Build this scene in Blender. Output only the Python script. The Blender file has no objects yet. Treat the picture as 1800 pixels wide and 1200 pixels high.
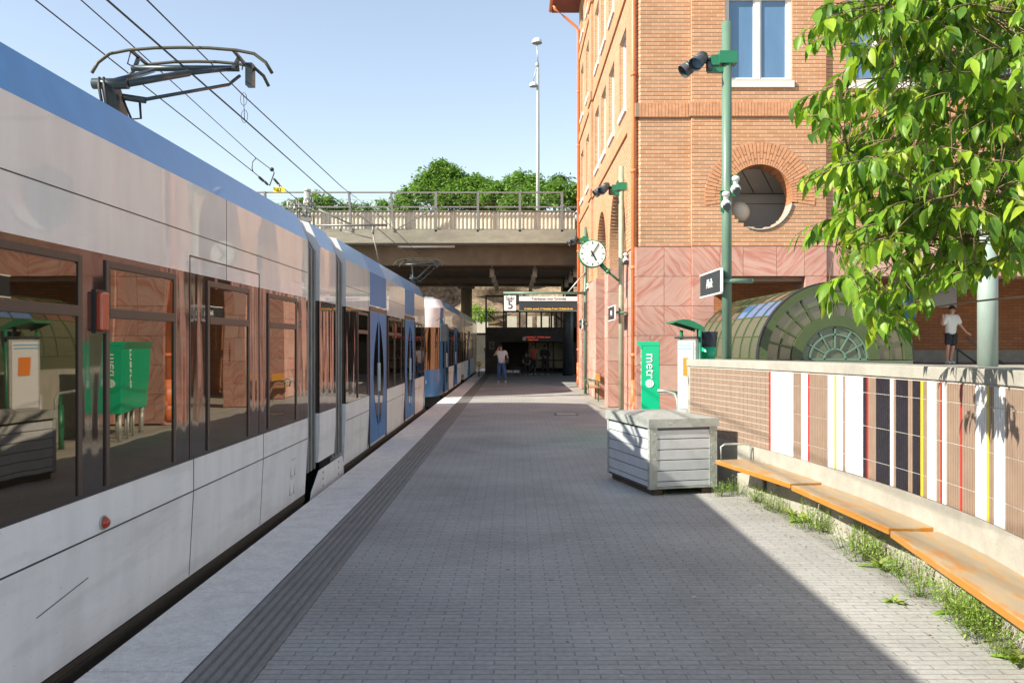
import bpy, bmesh, math, random
from mathutils import Vector, Matrix, Euler, noise
R = math.radians
PI = math.pi
rnd = random.Random(7)
sc = bpy.context.scene
col = sc.collection

# ---------------------------------------------------------------- camera, sky, sun, exposure
CAMH = 1.8
cd = bpy.data.cameras.new('camera')
cam = bpy.data.objects.new('camera', cd); col.objects.link(cam)
cam.location = (0, 0, CAMH); cam.rotation_euler = (R(90), 0, 0)
cd.sensor_width = 36; cd.lens = 30
cd.shift_x = -5/1800; cd.shift_y = 3/1800
cd.clip_start = .05; cd.clip_end = 3000
sc.camera = cam
SUN_EL, SUN_ROT = 32.5, 246.0
w = bpy.data.worlds.new('World'); sc.world = w; w.use_nodes = True
nt = w.node_tree; nt.nodes.clear()
sky = nt.nodes.new('ShaderNodeTexSky'); sky.sky_type = 'NISHITA'; sky.sun_disc = False
sky.sun_elevation = R(SUN_EL); sky.sun_rotation = R(SUN_ROT)
sky.air_density = 0.9; sky.dust_density = 0.35; sky.ozone_density = 1.0
bg = nt.nodes.new('ShaderNodeBackground'); bg.inputs['Strength'].default_value = 0.15
wo = nt.nodes.new('ShaderNodeOutputWorld')
wt = nt.nodes.new('ShaderNodeVectorMath'); wt.operation = 'MULTIPLY'; wt.inputs[1].default_value = (1.07, .945, .84)   # white balance
nt.links.new(sky.outputs[0], wt.inputs[0]); wg = nt.nodes.new('ShaderNodeGamma'); wg.inputs['Gamma'].default_value = .78      # hazy summer sky: flatter from zenith to horizon
wk = nt.nodes.new('ShaderNodeVectorMath'); wk.operation = 'SCALE'; wk.inputs['Scale'].default_value = 1.04
nt.links.new(wt.outputs[0], wg.inputs[0]); nt.links.new(wg.outputs[0], wk.inputs[0]); nt.links.new(wk.outputs[0], bg.inputs[0]); nt.links.new(bg.outputs[0], wo.inputs[0])
sd = Vector((math.sin(R(SUN_ROT))*math.cos(R(SUN_EL)), math.cos(R(SUN_ROT))*math.cos(R(SUN_EL)), math.sin(R(SUN_EL))))
ld = bpy.data.lights.new('sun', 'SUN'); ld.energy = 3.9; ld.angle = R(.5); ld.color = (1, .94, .80)
lo = bpy.data.objects.new('sun', ld); col.objects.link(lo)
lo.location = (-20, -10, 30); lo.rotation_euler = (-sd).to_track_quat('-Z', 'Y').to_euler()
sc.view_settings.view_transform = 'Standard'; sc.view_settings.look = 'None'
sc.view_settings.exposure = 1.32; sc.view_settings.gamma = 1

def PX(px, Y): return (px-905)/1500*Y
def PZ(py, Y): return CAMH-(py-603)/1500*Y

# ---------------------------------------------------------------- mesh helpers
class MB:
    def __init__(s): s.bm = bmesh.new()
    def face(s, pts, mi=0):
        f = s.bm.faces.new([s.bm.verts.new(p) for p in pts]); f.material_index = mi; return f
    def box(s, x0, x1, y0, y1, z0, z1, mi=0, M=None):
        c = [Vector((x, y, z)) for x in (x0, x1) for y in (y0, y1) for z in (z0, z1)]
        if M: c = [M @ v for v in c]
        v = [s.bm.verts.new(p) for p in c]
        for q in ((0,1,3,2),(4,6,7,5),(0,4,5,1),(2,3,7,6),(0,2,6,4),(1,5,7,3)):
            f = s.bm.faces.new([v[i] for i in q]); f.material_index = mi
        return s
    def bar(s, p0, p1, w_, h_, mi=0):
        p0, p1 = Vector(p0), Vector(p1); d = p1-p0
        M = Matrix.Translation(p0) @ d.to_track_quat('Z', 'Y').to_matrix().to_4x4()
        return s.box(-w_/2, w_/2, -h_/2, h_/2, 0, d.length, mi, M)
    def cyl(s, p0, p1, r0, r1=None, n=12, mi=0, caps=True):
        if r1 is None: r1 = r0
        p0, p1 = Vector(p0), Vector(p1); q = (p1-p0).to_track_quat('Z', 'Y')
        a = [s.bm.verts.new(p0+q @ Vector((r0*math.cos(2*PI*i/n), r0*math.sin(2*PI*i/n), 0))) for i in range(n)]
        b = [s.bm.verts.new(p1+q @ Vector((r1*math.cos(2*PI*i/n), r1*math.sin(2*PI*i/n), 0))) for i in range(n)]
        for i in range(n):
            f = s.bm.faces.new((a[i], a[(i+1)%n], b[(i+1)%n], b[i])); f.material_index = mi; f.smooth = True
        if caps:
            for l in (list(reversed(a)), b):
                f = s.bm.faces.new(l); f.material_index = mi
        return s
    def tube(s, pts, r, n=8, mi=0, r1=None):
        pts = [Vector(p) for p in pts]; k = len(pts); rings = []
        for i, p in enumerate(pts):
            d = (pts[min(i+1, k-1)]-pts[max(i-1, 0)]).normalized(); q = d.to_track_quat('Z', 'Y')
            rr = r if r1 is None else r+(r1-r)*i/(k-1)
            rings.append([s.bm.verts.new(p+q @ Vector((rr*math.cos(2*PI*j/n), rr*math.sin(2*PI*j/n), 0))) for j in range(n)])
        for i in range(k-1):
            # match nearest vertex to avoid twist
            off = min(range(n), key=lambda o: (rings[i][0].co-rings[i+1][o].co).length)
            rings[i+1] = rings[i+1][off:]+rings[i+1][:off]
            for j in range(n):
                f = s.bm.faces.new((rings[i][j], rings[i][(j+1)%n], rings[i+1][(j+1)%n], rings[i+1][j])); f.smooth = True; f.material_index = mi
        for l in (list(reversed(rings[0])), rings[-1]):
            f = s.bm.faces.new(l); f.material_index = mi
        return s
    def prism(s, pts, ax, a, b, mi=0):
        """pts 2D polygon, extruded along axis ax from a to b"""
        def P(p, t):
            return {'x': (t, p[0], p[1]), 'y': (p[0], t, p[1]), 'z': (p[0], p[1], t)}[ax]
        A = [s.bm.verts.new(P(p, a)) for p in pts]; B = [s.bm.verts.new(P(p, b)) for p in pts]
        n = len(pts)
        s.bm.faces.new(A).material_index = mi; s.bm.faces.new(list(reversed(B))).material_index = mi
        for i in range(n): s.bm.faces.new((A[i], B[i], B[(i+1)%n], A[(i+1)%n])).material_index = mi
        return s
    def grid(s, rows, mi=0, smooth=False, closed=False):
        V = [[s.bm.verts.new(p) for p in r] for r in rows]
        for i in range(len(V)-1):
            n = len(V[i])
            for j in range(n if closed else n-1):
                f = s.bm.faces.new((V[i][j], V[i][(j+1)%n], V[i+1][(j+1)%n], V[i+1][j])); f.material_index = mi; f.smooth = smooth
        return V
    def sph(s, c, r, sx=1, sy=1, sz=1, n=12, m=8, mi=0, M=None, z0=-1, z1=1):
        rows = []
        for i in range(m+1):
            t = math.asin(z0)+(math.asin(z1)-math.asin(z0))*i/m
            row = [Vector((r*sx*math.cos(t)*math.cos(2*PI*j/n), r*sy*math.cos(t)*math.sin(2*PI*j/n), r*sz*math.sin(t))) for j in range(n)]
            rows.append([Vector(c)+(M @ p if M else p) for p in row])
        s.grid(rows, mi, True, True); return s
    def build(s, name, mats, parent=None, bevel=0, local=False, merge=False, fix=True):
        if merge: bmesh.ops.remove_doubles(s.bm, verts=s.bm.verts, dist=1e-5)
        if fix: bmesh.ops.recalc_face_normals(s.bm, faces=s.bm.faces)
        me = bpy.data.meshes.new(name); s.bm.to_mesh(me); s.bm.free()
        return link(me, name, mats, parent, bevel, local)
def link(me, name, mats, parent=None, bevel=0, local=False):
    if not isinstance(mats, (list, tuple)): mats = [mats]
    for m in mats: me.materials.append(m)
    o = bpy.data.objects.new(name, me); col.objects.link(o)
    if parent is not None:
        o.parent = parent
        if not local and parent.type == 'EMPTY': o.location = -Vector(parent.location)
    if bevel:
        b = o.modifiers.new('Bevel', 'BEVEL'); b.width = bevel; b.segments = 2; b.limit_method = 'ANGLE'
    return o
def tag(o, label=None, cat=None, group=None, kind=None):
    if label: o['label'] = label
    if cat: o['category'] = cat
    if group: o['group'] = group
    if kind: o['kind'] = kind
    return o
def thing(name, label, cat, loc=(0,0,0), rz=0, group=None):
    o = bpy.data.objects.new(name, None); col.objects.link(o)
    o.location = loc; o.rotation_euler = (0, 0, rz); o.empty_display_size = .2
    return tag(o, label, cat, group)
def copy_tree(o, loc, rz=None, label=None, parent=None):
    c = o.copy(); col.objects.link(c)
    if parent is not None: c.parent = parent
    else:
        c.location = loc
        if rz is not None: c.rotation_euler = (0, 0, rz)
        if label: c['label'] = label
    for ch in list(o.children): copy_tree(ch, None, parent=c)
    return c
def text(s, size, M, mat_, parent, name='lettering', ext=.002, align='CENTER'):
    cu = bpy.data.curves.new(name, 'FONT'); cu.body = s; cu.size = size; cu.extrude = ext
    cu.align_x = align; cu.align_y = 'CENTER'; cu.resolution_u = 3
    t = bpy.data.objects.new('tmp', cu); col.objects.link(t)
    bpy.context.view_layer.update()
    me = bpy.data.meshes.new_from_object(t.evaluated_get(bpy.context.evaluated_depsgraph_get()))
    bpy.data.objects.remove(t); bpy.data.curves.remove(cu)
    me.materials.clear(); me.transform(M)
    return link(me, name, mat_, parent)
def TM(loc, facing='-y', roll=0):
    """matrix placing flat text: facing -y (towards camera) or -x"""
    if facing == '-y': B = Matrix.Rotation(R(90), 4, 'X')
    else: B = Matrix.Rotation(R(-90), 4, 'Z') @ Matrix.Rotation(R(90), 4, 'X')
    return Matrix.Translation(loc) @ B @ Matrix.Rotation(R(roll), 4, 'Z')

# ---------------------------------------------------------------- materials
def newmat(name):
    m = bpy.data.materials.new(name); m.use_nodes = True
    n = m.node_tree; b = n.nodes['Principled BSDF']
    return m, n, b
def ramp_mix(n, fac, a, b):
    mx = n.nodes.new('ShaderNodeMix'); mx.data_type = 'RGBA'
    mx.inputs['A'].default_value = (*a, 1); mx.inputs['B'].default_value = (*b, 1)
    n.links.new(fac, mx.inputs['Factor']); return mx
def mat(name, c, rough=.6, metal=0, var=.12, scale=4, bump=0, bscale=60, stretch=(1,1,1), spots=0, ior=None, coat=0, c2=None, stain=0, em=0):
    m, n, b = newmat(name)
    tc = n.nodes.new('ShaderNodeTexCoord'); mp = n.nodes.new('ShaderNodeMapping'); mp.inputs['Scale'].default_value = stretch
    n.links.new(tc.outputs['Object'], mp.inputs[0])
    nz = n.nodes.new('ShaderNodeTexNoise'); nz.inputs['Scale'].default_value = scale; nz.inputs['Detail'].default_value = 6
    nz.inputs['Roughness'].default_value = .65
    n.links.new(mp.outputs[0], nz.inputs['Vector'])
    rp = n.nodes.new('ShaderNodeMapRange'); rp.inputs['From Min'].default_value = .3; rp.inputs['From Max'].default_value = .7
    n.links.new(nz.outputs[0], rp.inputs['Value'])
    lo_ = tuple(x*(1-var) for x in c); hi = c2 if c2 else tuple(min(1, x*(1+var)) for x in c)
    mx = ramp_mix(n, rp.outputs[0], lo_, hi); out = mx.outputs['Result']
    if stain:
        n2 = n.nodes.new('ShaderNodeTexNoise'); n2.inputs['Scale'].default_value = scale*.23; n2.inputs['Detail'].default_value = 4
        n.links.new(mp.outputs[0], n2.inputs['Vector'])
        r2 = n.nodes.new('ShaderNodeMapRange'); r2.inputs['From Min'].default_value = .42; r2.inputs['From Max'].default_value = .68
        r2.inputs['To Max'].default_value = stain
        n.links.new(n2.outputs[0], r2.inputs['Value'])
        m2 = n.nodes.new('ShaderNodeMix'); m2.data_type = 'RGBA'; m2.inputs['B'].default_value = (*[x*.55 for x in c], 1)
        n.links.new(r2.outputs[0], m2.inputs['Factor']); n.links.new(out, m2.inputs['A']); out = m2.outputs['Result']
    if spots:
        v = n.nodes.new('ShaderNodeTexNoise'); v.inputs['Scale'].default_value = 90; v.inputs['Detail'].default_value = 2
        n.links.new(mp.outputs[0], v.inputs['Vector'])
        r3 = n.nodes.new('ShaderNodeMapRange'); r3.inputs['From Min'].default_value = .62; r3.inputs['From Max'].default_value = .72; r3.inputs['To Max'].default_value = spots
        n.links.new(v.outputs[0], r3.inputs['Value'])
        m3 = n.nodes.new('ShaderNodeMix'); m3.data_type = 'RGBA'; m3.inputs['B'].default_value = (*[x*.25 for x in c], 1)
        n.links.new(r3.outputs[0], m3.inputs['Factor']); n.links.new(out, m3.inputs['A']); out = m3.outputs['Result']
    n.links.new(out, b.inputs['Base Color'])
    b.inputs['Roughness'].default_value = rough; b.inputs['Metallic'].default_value = metal
    if ior: b.inputs['IOR'].default_value = ior
    if coat: b.inputs['Coat Weight'].default_value = coat; b.inputs['Coat Roughness'].default_value = .03
    if em: b.inputs['Emission Color'].default_value = (*c, 1); b.inputs['Emission Strength'].default_value = em
    if bump:
        nb = n.nodes.new('ShaderNodeTexNoise'); nb.inputs['Scale'].default_value = bscale; nb.inputs['Detail'].default_value = 5
        n.links.new(mp.outputs[0], nb.inputs['Vector'])
        bp = n.nodes.new('ShaderNodeBump'); bp.inputs['Strength'].default_value = min(1, bump); bp.inputs['Distance'].default_value = .01
        n.links.new(nb.outputs[0], bp.inputs['Height']); n.links.new(bp.outputs[0], b.inputs['Normal'])
    return m

def brick_uv(n, rot=0, sx=1, sy=1, dz=0):
    """vector (x+y, z) so it works on walls along either axis"""
    tc = n.nodes.new('ShaderNodeTexCoord'); sp = n.nodes.new('ShaderNodeSeparateXYZ'); n.links.new(tc.outputs['Object'], sp.inputs[0])
    ad = n.nodes.new('ShaderNodeMath'); n.links.new(sp.outputs[0], ad.inputs[0]); n.links.new(sp.outputs[1], ad.inputs[1])
    cb = n.nodes.new('ShaderNodeCombineXYZ'); n.links.new(ad.outputs[0], cb.inputs[0]); n.links.new(sp.outputs[2], cb.inputs[1])
    mp = n.nodes.new('ShaderNodeMapping'); mp.inputs['Rotation'].default_value = (0, 0, rot); mp.inputs['Scale'].default_value = (sx, sy, 1); mp.inputs['Location'].default_value = (0, dz, 0)
    n.links.new(cb.outputs[0], mp.inputs[0]); return mp.outputs[0], tc
def brick_mat(name, a, b_, mortar, bw, rh, ms, ground=False, bump=.5, rough=.75, noise_amt=.25, squash=1, off=.5, msmooth=.1, stain=.35):
    m, n, b = newmat(name)
    if ground:
        tc = n.nodes.new('ShaderNodeTexCoord'); vec = tc.outputs['Object']
    else: vec, tc = brick_uv(n, dz=-3.89)
    br = n.nodes.new('ShaderNodeTexBrick'); br.offset = off; br.squash = squash
    br.inputs['Scale'].default_value = 1; br.inputs['Brick Width'].default_value = bw; br.inputs['Row Height'].default_value = rh
    br.inputs['Mortar Size'].default_value = ms; br.inputs['Mortar Smooth'].default_value = msmooth
    br.inputs['Color1'].default_value = (*a, 1); br.inputs['Color2'].default_value = (*b_, 1); br.inputs['Mortar'].default_value = (*mortar, 1)
    n.links.new(vec, br.inputs['Vector'])
    nz = n.nodes.new('ShaderNodeTexNoise'); nz.inputs['Scale'].default_value = 26; nz.inputs['Detail'].default_value = 8; nz.inputs['Roughness'].default_value = .7
    n.links.new(tc.outputs['Object'], nz.inputs['Vector'])
    n2 = n.nodes.new('ShaderNodeTexNoise'); n2.inputs['Scale'].default_value = .55; n2.inputs['Detail'].default_value = 5; n2.inputs['Roughness'].default_value = .6
    n.links.new(tc.outputs['Object'], n2.inputs['Vector'])
    r1 = n.nodes.new('ShaderNodeMapRange'); r1.inputs['From Min'].default_value = .25; r1.inputs['From Max'].default_value = .75
    r1.inputs['To Min'].default_value = 1-noise_amt; r1.inputs['To Max'].default_value = 1+noise_amt
    r2 = n.nodes.new('ShaderNodeMapRange'); r2.inputs['From Min'].default_value = .3; r2.inputs['From Max'].default_value = .7
    r2.inputs['To Min'].default_value = 1-stain*.5; r2.inputs['To Max'].default_value = 1+stain*.5
    n.links.new(nz.outputs[0], r1.inputs['Value']); n.links.new(n2.outputs[0], r2.inputs['Value'])
    mu = n.nodes.new('ShaderNodeMath'); mu.operation = 'MULTIPLY'; n.links.new(r1.outputs[0], mu.inputs[0]); n.links.new(r2.outputs[0], mu.inputs[1])
    vm = n.nodes.new('ShaderNodeVectorMath'); vm.operation = 'SCALE'
    n.links.new(br.outputs['Color'], vm.inputs[0]); n.links.new(mu.outputs[0], vm.inputs['Scale'])
    n.links.new(vm.outputs[0], b.inputs['Base Color']); b.inputs['Roughness'].default_value = rough
    bp = n.nodes.new('ShaderNodeBump'); bp.inputs['Strength'].default_value = bump; bp.inputs['Distance'].default_value = .006
    sb = n.nodes.new('ShaderNodeMath'); sb.operation = 'SUBTRACT'; n.links.new(nz.outputs[0], sb.inputs[0]); n.links.new(br.outputs['Fac'], sb.inputs[1])
    n.links.new(sb.outputs[0], bp.inputs['Height']); n.links.new(bp.outputs[0], b.inputs['Normal'])
    return m
def stone_mat(name, rot, lo_, hi):
    m, n, b = newmat(name); vec, tc = brick_uv(n, rot)
    # warp the coordinates a little, then stretch noise along the bedding of the stone
    wn = n.nodes.new('ShaderNodeTexNoise'); wn.inputs['Scale'].default_value = 1.1; wn.inputs['Detail'].default_value = 3
    n.links.new(vec, wn.inputs['Vector'])
    wm = n.nodes.new('ShaderNodeVectorMath'); wm.operation = 'MULTIPLY_ADD'; wm.inputs[1].default_value = (.35,.35,0)
    ge = n.nodes.new('ShaderNodeNewGeometry'); rs = n.nodes.new('ShaderNodeMath'); rs.operation = 'MULTIPLY'; rs.inputs[1].default_value = 37
    n.links.new(ge.outputs['Random Per Island'], rs.inputs[0])
    va = n.nodes.new('ShaderNodeVectorMath'); va.operation = 'ADD'; n.links.new(vec, va.inputs[0]); n.links.new(rs.outputs[0], va.inputs[1])
    n.links.new(wn.outputs['Color'], wm.inputs[0]); n.links.new(va.outputs[0], wm.inputs[2])
    sm = n.nodes.new('ShaderNodeMapping'); sm.inputs['Scale'].default_value = (.8, 9, 1); n.links.new(wm.outputs[0], sm.inputs[0])
    wv = n.nodes.new('ShaderNodeTexNoise'); wv.inputs['Scale'].default_value = 1.5; wv.inputs['Detail'].default_value = 8; wv.inputs['Roughness'].default_value = .62
    n.links.new(sm.outputs[0], wv.inputs['Vector'])
    cr = n.nodes.new('ShaderNodeValToRGB'); e = cr.color_ramp.elements
    e[0].position = .36; e[0].color = (*lo_, 1); e[1].position = .68; e[1].color = (*hi, 1)
    x = cr.color_ramp.elements.new(.44); x.color = (*[(p*.6+q*.4) for p, q in zip(lo_, hi)], 1)
    x = cr.color_ramp.elements.new(.52); x.color = (*[(p*.2+q*.8) for p, q in zip(lo_, hi)], 1)
    n.links.new(wv.outputs[0], cr.inputs[0])
    nz = n.nodes.new('ShaderNodeTexNoise'); nz.inputs['Scale'].default_value = 1.3; nz.inputs['Detail'].default_value = 7
    n.links.new(tc.outputs['Object'], nz.inputs['Vector'])
    r1 = n.nodes.new('ShaderNodeMapRange'); r1.inputs['From Min'].default_value = .3; r1.inputs['From Max'].default_value = .7; r1.inputs['To Min'].default_value = .82; r1.inputs['To Max'].default_value = 1.04
    n.links.new(nz.outputs[0], r1.inputs['Value'])
    vm = n.nodes.new('ShaderNodeVectorMath'); vm.operation = 'SCALE'; n.links.new(cr.outputs[0], vm.inputs[0]); n.links.new(r1.outputs[0], vm.inputs['Scale'])
    n.links.new(vm.outputs[0], b.inputs['Base Color']); b.inputs['Roughness'].default_value = .7
    return m
def gloss_mat(name, c, rough, ior, bump=.15, coat=0, metal=0, stretch=(1,1,.25), bscale=1.6, dist=.02):
    """smooth panel that reflects, with the slight waviness of sheet metal or pressed glass"""
    m, n, b = newmat(name)
    b.inputs['Base Color'].default_value = (*c, 1); b.inputs['Roughness'].default_value = rough; b.inputs['IOR'].default_value = ior
    b.inputs['Metallic'].default_value = metal
    if coat: b.inputs['Coat Weight'].default_value = coat; b.inputs['Coat Roughness'].default_value = .02; b.inputs['Coat IOR'].default_value = 1.7
    tc = n.nodes.new('ShaderNodeTexCoord'); mp = n.nodes.new('ShaderNodeMapping'); mp.inputs['Scale'].default_value = stretch
    n.links.new(tc.outputs['Object'], mp.inputs[0])
    nz = n.nodes.new('ShaderNodeTexNoise'); nz.inputs['Scale'].default_value = bscale; nz.inputs['Detail'].default_value = 1.5
    n.links.new(mp.outputs[0], nz.inputs['Vector'])
    bp = n.nodes.new('ShaderNodeBump'); bp.inputs['Strength'].default_value = bump; bp.inputs['Distance'].default_value = dist
    n.links.new(nz.outputs[0], bp.inputs['Height'])
    n.links.new(bp.outputs[0], b.inputs['Normal'])
    if coat: n.links.new(bp.outputs[0], b.inputs['Coat Normal'])
    # faint dirt
    n2 = n.nodes.new('ShaderNodeTexNoise'); n2.inputs['Scale'].default_value = 5; n2.inputs['Detail'].default_value = 8
    n.links.new(mp.outputs[0], n2.inputs['Vector'])
    r1 = n.nodes.new('ShaderNodeMapRange'); r1.inputs['From Min'].default_value = .35; r1.inputs['From Max'].default_value = .75; r1.inputs['To Min'].default_value = 1.0; r1.inputs['To Max'].default_value = .86
    n.links.new(n2.outputs[0], r1.inputs['Value'])
    vm = n.nodes.new('ShaderNodeVectorMath'); vm.operation = 'SCALE'; vm.inputs[0].default_value = c; n.links.new(r1.outputs[0], vm.inputs['Scale'])
    n.links.new(vm.outputs[0], b.inputs['Base Color'])
    return m

M_ = {}
M_['paver'] = brick_mat('grey_pavers', (.365,.36,.345), (.335,.33,.317), (.22,.215,.20), .232, .0683, .005, ground=True, bump=.4, noise_amt=.26, stain=.42)
M_['edge'] = mat('edge_concrete', (.80,.785,.75), .85, var=.14, scale=22, bump=.5, bscale=130, spots=.75, stain=.3)
M_['tactile'] = mat('tactile_concrete', (.25,.245,.235), .85, var=.12, scale=12, bump=.4, bscale=120, spots=.35, stain=.2)
M_['gravel'] = mat('track_gravel', (.12,.105,.09), .95, var=.4, scale=30, bump=1, bscale=50)
M_['ground'] = mat('earth', (.13,.12,.09), .95, var=.3, scale=2)
M_['concrete'] = mat('wall_concrete', (.36,.34,.295), .85, var=.14, scale=6, bump=.35, bscale=60, spots=.25, stain=.3)
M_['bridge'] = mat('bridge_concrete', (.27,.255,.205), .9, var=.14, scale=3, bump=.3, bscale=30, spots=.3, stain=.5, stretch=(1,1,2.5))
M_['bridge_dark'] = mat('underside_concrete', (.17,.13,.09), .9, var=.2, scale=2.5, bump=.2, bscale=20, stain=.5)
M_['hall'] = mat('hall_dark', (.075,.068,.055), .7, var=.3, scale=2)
M_['brick'] = brick_mat('orange_brick', (.53,.285,.16), (.45,.225,.115), (.52,.42,.31), .262, .083643, .007, bump=.35, noise_amt=.16, stain=.18)
M_['bed'] = mat('raked_mortar', (.25,.185,.13), .95, var=.2, scale=20)
M_['brick2'] = brick_mat('rear_brick', (.50,.20,.085), (.40,.15,.06), (.22,.13,.08), .262, .08, .008, bump=.35, noise_amt=.16, stain=.2)
M_['soldier'] = mat('soldier_brick', (.50,.245,.13), .8, var=.22, scale=8, bump=.3)
M_['st1'] = stone_mat('veined_sandstone', R(48), (.42,.155,.11), (.53,.32,.26))
M_['st2'] = stone_mat('veined_sandstone_b', R(-42), (.43,.16,.115), (.53,.325,.265))
M_['st3'] = stone_mat('veined_sandstone_c', R(12), (.45,.18,.13), (.53,.33,.27))
M_['st4'] = mat('plain_sandstone', (.51,.32,.265), .75, var=.10, scale=5, stain=.15)
M_['joint'] = mat('stone_joint', (.28,.17,.12), .9)
M_['pipe'] = mat('orange_pipe_paint', (.72,.20,.07), .45, var=.12, scale=5, stain=.3)
M_['soffit'] = mat('red_soffit', (.22,.05,.035), .7)
M_['winframe'] = mat('white_window_frame', (.66,.64,.60), .5, var=.05)
M_['winglass'] = gloss_mat('window_glass', (.10,.20,.34), .03, 1.8, bump=.05)  # blue base colour stands in for sky reflected in the panes
M_['tramwhite'] = gloss_mat('tram_white_paint', (.76,.75,.76), .3, 1.5, bump=.16, coat=.55, bscale=1.3)
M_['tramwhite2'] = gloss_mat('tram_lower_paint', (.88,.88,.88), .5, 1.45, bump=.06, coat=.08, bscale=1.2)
def grime_and_reflection(m, amt=.35):
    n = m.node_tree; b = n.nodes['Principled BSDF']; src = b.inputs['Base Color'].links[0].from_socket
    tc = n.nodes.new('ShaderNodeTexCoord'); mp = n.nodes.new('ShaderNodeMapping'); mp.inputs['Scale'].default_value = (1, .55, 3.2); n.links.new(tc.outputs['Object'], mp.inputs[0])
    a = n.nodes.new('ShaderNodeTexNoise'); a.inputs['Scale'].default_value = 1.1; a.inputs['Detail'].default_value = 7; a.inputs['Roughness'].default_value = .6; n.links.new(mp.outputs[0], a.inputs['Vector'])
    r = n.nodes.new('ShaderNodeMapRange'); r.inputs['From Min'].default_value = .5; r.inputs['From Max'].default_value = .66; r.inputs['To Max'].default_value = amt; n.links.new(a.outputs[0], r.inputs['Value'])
    mx = n.nodes.new('ShaderNodeMix'); mx.data_type = 'RGBA'; mx.inputs['B'].default_value = (.46,.45,.41,1); n.links.new(src, mx.inputs['A']); n.links.new(r.outputs[0], mx.inputs['Factor'])  # stretched streaks paint a darker, wavy reflected band into the colour
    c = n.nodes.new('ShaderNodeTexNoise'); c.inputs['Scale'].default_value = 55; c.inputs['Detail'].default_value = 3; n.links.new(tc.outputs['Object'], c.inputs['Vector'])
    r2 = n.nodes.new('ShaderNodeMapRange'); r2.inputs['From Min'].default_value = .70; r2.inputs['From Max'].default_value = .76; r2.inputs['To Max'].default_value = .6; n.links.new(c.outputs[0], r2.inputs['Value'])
    m2 = n.nodes.new('ShaderNodeMix'); m2.data_type = 'RGBA'; m2.inputs['B'].default_value = (.25,.17,.10,1); n.links.new(mx.outputs['Result'], m2.inputs['A']); n.links.new(r2.outputs[0], m2.inputs['Factor'])  # fine brown rust spots
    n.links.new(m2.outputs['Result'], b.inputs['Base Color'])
grime_and_reflection(M_['tramwhite2']); grime_and_reflection(M_['tramwhite'], .15)
M_['tramblue'] = gloss_mat('tram_roof_blue', (.075,.28,.60), .32, 1.45, bump=.03, coat=.15)
M_['doorblue'] = gloss_mat('tram_door_blue', (.01,.20,.52), .38, 1.4, bump=.1, coat=.0)
M_['cyan'] = gloss_mat('tram_nose_blue', (.015,.15,.38), .3, 1.5, bump=.05, coat=.3)
M_['tramdark'] = gloss_mat('tram_band', (.03,.022,.02), .05, 2.05, bump=.5, bscale=2.2, stretch=(1,1.6,.22))
M_['tramglass'] = gloss_mat('tram_glass', (.016,.011,.006), .015, 2.4, bump=.18, bscale=1.6)
for k_, c_ in (('tramglass', (1,.80,.58)), ('tramdark', (1,.82,.76))): M_[k_].node_tree.nodes['Principled BSDF'].inputs['Specular Tint'].default_value = (*c_, 1)
M_['wframe'] = mat('tram_window_frame', (.06,.04,.035), .35, var=.1)
M_['roofgrey'] = mat('tram_roof_grey', (.30,.31,.33), .6)
M_['rubber'] = mat('black_rubber', (.018,.018,.018), .6, var=.3)
M_['sill'] = mat('brown_sill', (.06,.05,.038), .5, var=.3, scale=2, stretch=(1,.1,8))
M_['bellows'] = mat('grey_bellows', (.20,.205,.20), .55, var=.25, scale=4)
M_['metal'] = mat('galvanised', (.46,.49,.46), .45, .35, var=.18, scale=16, stain=.25, bump=.08, bscale=30)
M_['alu'] = mat('galvanised_plank', (.60,.635,.67), .38, .25, var=.08, scale=6, bump=.05, bscale=14)
M_['steel'] = mat('dark_steel', (.10,.11,.12), .45, .5, var=.2)
M_['panto'] = mat('pantograph_steel', (.04,.055,.065), .35, .5, var=.2)
M_['carbon'] = mat('collector_strip', (.07,.07,.05), .5, .3)
M_['green'] = mat('green_pole_paint', (.115,.20,.145), .42, var=.16, scale=5, stain=.25, stretch=(1,1,.3))
M_['green2'] = mat('pale_pole_paint', (.33,.36,.26), .5, var=.2, scale=5, stain=.35)
M_['column'] = mat('pale_column_paint', (.26,.33,.30), .45, var=.12, scale=4, stain=.3, stretch=(1,1,.3))
M_['bgreen'] = mat('bright_green_plastic', (.0,.42,.20), .32, var=.05, coat=.3)
M_['dgreen'] = mat('dark_green_paint', (.02,.17,.085), .35, var=.1)
M_['vgreen'] = mat('vault_green_paint', (.055,.078,.028), .45, var=.1)
M_['white'] = mat('white_enamel', (.70,.70,.69), .4, var=.04)
M_['black'] = mat('black_panel', (.03,.035,.04), .4, var=.1)
M_['text_white'] = mat('white_letters', (.9,.9,.88), .5, var=0)
M_['text_black'] = mat('black_letters', (.02,.02,.02), .5, var=0)
M_['led'] = mat('led_orange', (1,.45,.06), .5, var=0, em=.6)
M_['ledred'] = mat('led_red', (1,.08,.03), .5, var=0, em=.4)
M_['yellow'] = mat('yellow_paint', (.85,.62,.02), .5, var=.05)
M_['red'] = mat('red_plastic', (.42,.045,.012), .25, var=.1, coat=.5)
M_['wire'] = mat('overhead_copper', (.05,.05,.045), .5, .4)
M_['clockface'] = mat('clock_face', (.70,.72,.64), .45, var=.03)
M_['corr'] = mat('corrugated_panel', (.60,.56,.46), .6, var=.08)
M_['rail'] = mat('bridge_rail_metal', (.20,.20,.19), .5, .4, var=.15)
M_['bark'] = mat('branch_bark', (.20,.13,.08), .85, var=.3, scale=20, bump=.5)
M_['trunk'] = mat('trunk_bark', (.09,.07,.05), .9, var=.3, scale=8)
M_['skin'] = mat('skin', (.55,.30,.21), .55, var=.05)
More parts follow.
